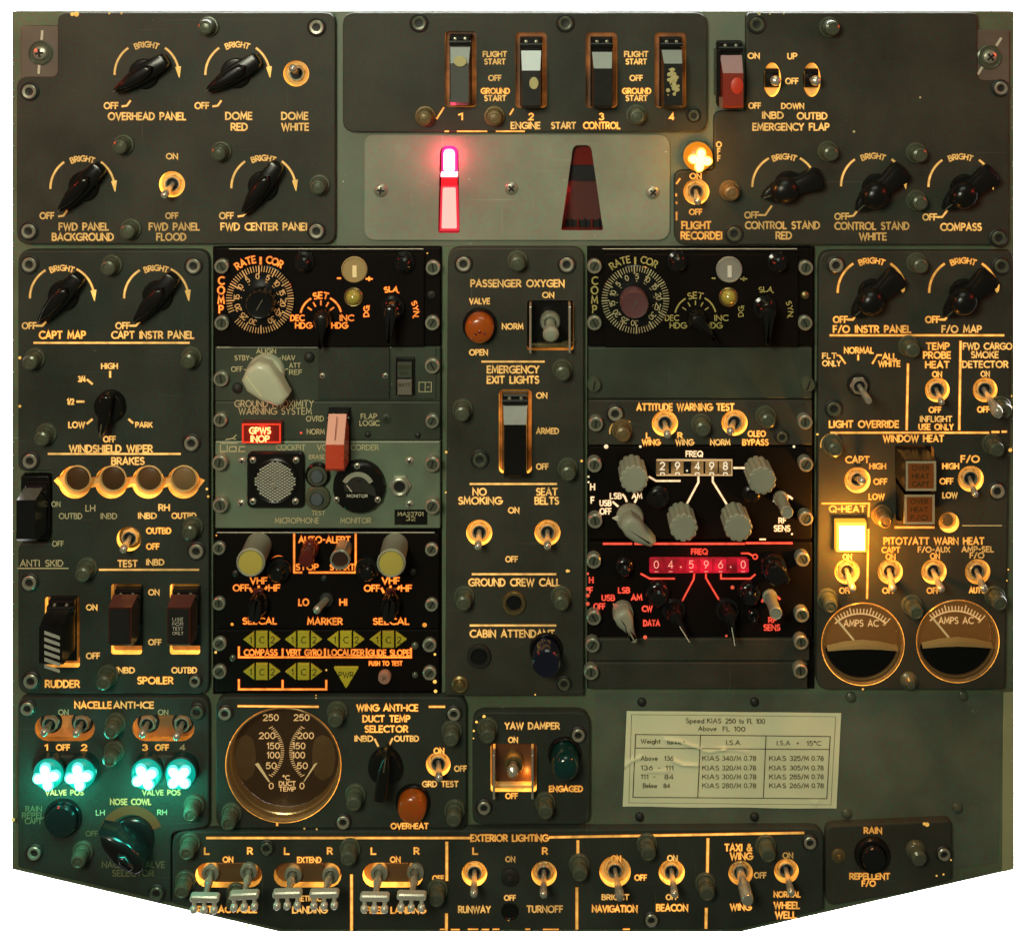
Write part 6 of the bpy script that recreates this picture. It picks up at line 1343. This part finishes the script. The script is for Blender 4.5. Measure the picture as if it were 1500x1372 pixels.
m.t('ON', 1147, 1161, 1252, 7.6, 'W'); m.t('NORMAL', 1134, 1172, 1309, 7.4); m.t('WHEEL', 1134, 1171, 1325, 9); m.t('WELL', 1136, 1166, 1339, 9)
m.l([[(515, 1281), (515, 1361)], [(654.5, 1233), (654.5, 1288)], [(654, 1338), (654, 1361)], [(846.5, 1231), (846.5, 1248)], [(845, 1300), (845, 1359)], [(1037, 1228), (1036, 1281)], [(1034.5, 1330), (1034, 1358)]], 3.4)
RECB = mat('brass_recess_plate', (.16, .09, .035), .5, metal=.2)
for x0_, x1_ in ((304, 365), (419, 481), (549, 601)):
    m.holes.append(capsule(x0_, x1_ + 1, 1281, 18)); cx = (x0_ + x1_) / 2
    a = m.put('recess_floor', B().prism([(x - cx, 1281 - y) for x, y in capsule(x0_, x1_ + 1, 1281, 17.6)], -13.5, -10).mesh('recess_floor', mat('amber_brown_recess', (.30, .15, .05), .4, mottle=.3, stain=.4)), cx, 1281, 0)
    m.put('brass_plate', B().box(-22, -14, -10, 22, 15, -4, 1).mesh('brass_plate', RECB), cx + 1, 1281, 0, a)
for x, y, tx, ty in ((309, 1272, 300, 1312), (365, 1270, 358, 1308), (430, 1275, 421, 1306), (485, 1275, 475, 1306), (556, 1272, 549, 1311), (609, 1271, 603, 1309)): tbar(m, x, y + 4, tx, ty + 3)
toggle(m, 695, 1279, 694, 1310, 42, 'lit', 18.5); toggle(m, 797, 1279, 796, 1311, 42, 'lit', 18.5)
toggle(m, 901, 1276, 908, 1313, 44, 'lit', 23, tip='bat', thick=.95); toggle(m, 984, 1277, 988, 1309, 40, 'lit', 19)
toggle(m, 1085, 1278, 1095, 1318, 46, 'lit', 18, tip='rod', thick=1.6); toggle(m, 1152, 1275, 1159, 1307, 40, 'lit', 18)
for x, y in ((275, 1244), (511, 1252), (343, 1318), (640, 1312), (849, 1275), (949, 1245), (1035, 1303), (1124, 1247), (268, 1300)): cap(m, x, y)
for x, y, l_ in ((391, 1240, 0), (954, 1345, 1), (1186, 1232, 1)): sock(m, x, y, bool(l_), r=12)
a = m.put('panel_screw', B().lathe([(13, 0), (13, 3), (9, 5), (5, 5), (4, 8), (.1, 9)], 24).mesh('panel_screw', RUB), 747, 1283, 0)
m.put('dark_recess_disc', B().lathe([(13, 0), (12.4, 1.2), (10.8, 1.4), (10, .2)], 26).mesh('dark_recess_disc', [BLKP]), 747, 1334, 0)  # black disc painted for the shade of an empty recess
m.l([[(645, 1360.2), (651, 1360.2)], [(661, 1360.5), (673, 1360.5)], [(686, 1360), (700, 1360)], [(706, 1360.4), (716, 1360.4)], [(722, 1360), (731, 1360)], [(770, 1360), (776, 1360)], [(796, 1360.3), (818, 1360.3)], [(913, 1360), (922, 1360)]], 1.4, name='lit_edge_line')  # cut-off tops of lettering drawn as glowing dashes
leak(m, [(362, 1355, 2.2), (745, 1346, 2.2), (318, 1346, 1.4)], 'O')
m.finish()

# ================================================================ first officer's rain repellent
m = Mod('rain_repellent_panel', 'small grey RAIN REPELLENT panel with one black push button, bottom right', 'switch panel', roundpoly([(1210, 1210), (1394, 1202), (1394, 1288), (1330, 1306), (1210, 1327)], [12, 8, 6, 8, 14]), PAN, style='O')
m.t('RAIN', 1266, 1291, 1215.5, 8); m.t('REPELLENT', 1245, 1303, 1282.5, 8); m.t('F/O', 1263, 1282, 1293, 7.6)
x, y = 1277, 1250; a = m.put('push_button', B().lathe([(26, 0), (26, 4), (24, 7), (20, 7), (18.5, 2)], 36).mesh('push_button', BLKP), x, y, 0); m.put('button_cap', B().lathe([(18.6, 0), (18, 10), (16, 13), (.1, 14)], 30).mesh('button_cap', BLKG), x, y, 0, a)
a = m.put('panel_screw', B().lathe([(10.5, 0), (10.5, 2), (7, 4), (4, 4), (3, 8), (.1, 9)], 24).mesh('panel_screw', BRS), 1228, 1252, 0)
a = m.put('worn_screw', B().lathe([(15, 0), (14, 5), (12, 7), (11, 17), (8, 20), (.1, 20.5)], 14).mesh('worn_screw', CAPM), 1341, 1244, 0)
sock(m, 1382, 1249, True, r=12); leak(m, [(1358, 1207, 3.4), (1354, 1206, 2.5), (1393, 1259, 1.4), (1372, 1282, 1.6), (1382, 1280, 1.5)], 'O')
m.finish()

# ================================================================ frame details and the frame itself
for x, y in ((940, 1027), (1105, 1027), (937, 1195), (1105, 1195)): rivet(F, *back(x, y, -12), 7, z=-12, mt=RUB)
for x, y in ((1240, 1190), (1402, 1182), (1246, 1020), (1410, 1018)): rivet(F, *back(x, y, -12), 8, z=-12, mt=CAPM)
rivet(F, *back(503, 266, -12), 1.6, z=-12, mt=WHT)
# lower right access plate laid on the frame
pl = [(870, 1012), (1468, 1016), (1462, 1262), (1400, 1272), (870, 1212)]
F.put('lower_plate', plate_builder([back(x, y, -12) for x, y in pl], [], 1170, 1140, 0, -2, 1).mesh('lower_plate', mat('lower_plate_paint', (0.118, 0.142, 0.098), .5, stain=.3, mottle=.4, scale=420, wear=.3)), 1170, 1140, -11.4)
F.put('side_strip', plate_builder([back(x, y, -10) for x, y in ((1470, 1014), (1485, 1014), (1485, 1272), (1468, 1276))], [], 1477, 1140, 0, -2, .6).mesh('side_strip', mat('pale_side_strip', (.36, .38, .20), .5, mottle=.15)), 1477, 1140, -9)
LIPM = mat('upper_frame_paint', (0.165, 0.195, 0.135), .5, mottle=.2, scale=420, wear=.35)
F.put('upper_bridge', plate_builder([back(x, y, -12) for x, y in ((493, 19), (1092, 19), (1092, 360), (493, 360))], [[back(x, y, -12) for x, y in rrect(640, 205, 676, 350, 4)], [back(x, y, -12) for x, y in rrect(816, 203, 892, 348, 4)]], 790, 190, 0, -2, .6).mesh('upper_bridge', [LIPM, DRK]), 790, 190, -11.2)
F.put('dark_gap', B().box(-222, -6, 0, 222, 6, 1).mesh('dark_gap', DRK), 540, 361, -11.6) if False else None
# dark bays behind the rack mounted units
for x0_, y0_, x1_, y1_ in ((309, 360, 650, 1018), (857, 360, 1196, 1010)):
    cx, cy = (x0_ + x1_) / 2, (y0_ + y1_) / 2
    F.put('equipment_bay', plate_builder([back(x, y, -10) for x, y in ((x0_ + 3, y0_ + 1), (x1_ - 3, y0_ + 1), (x1_ - 3, y1_ - 2), (x0_ + 3, y1_ - 2))], [], cx, cy, 0, -2, .4).mesh('equipment_bay', BLK), cx, cy, -9.8)
F.finish('frame_plate').ob.location.z -= 12 * S
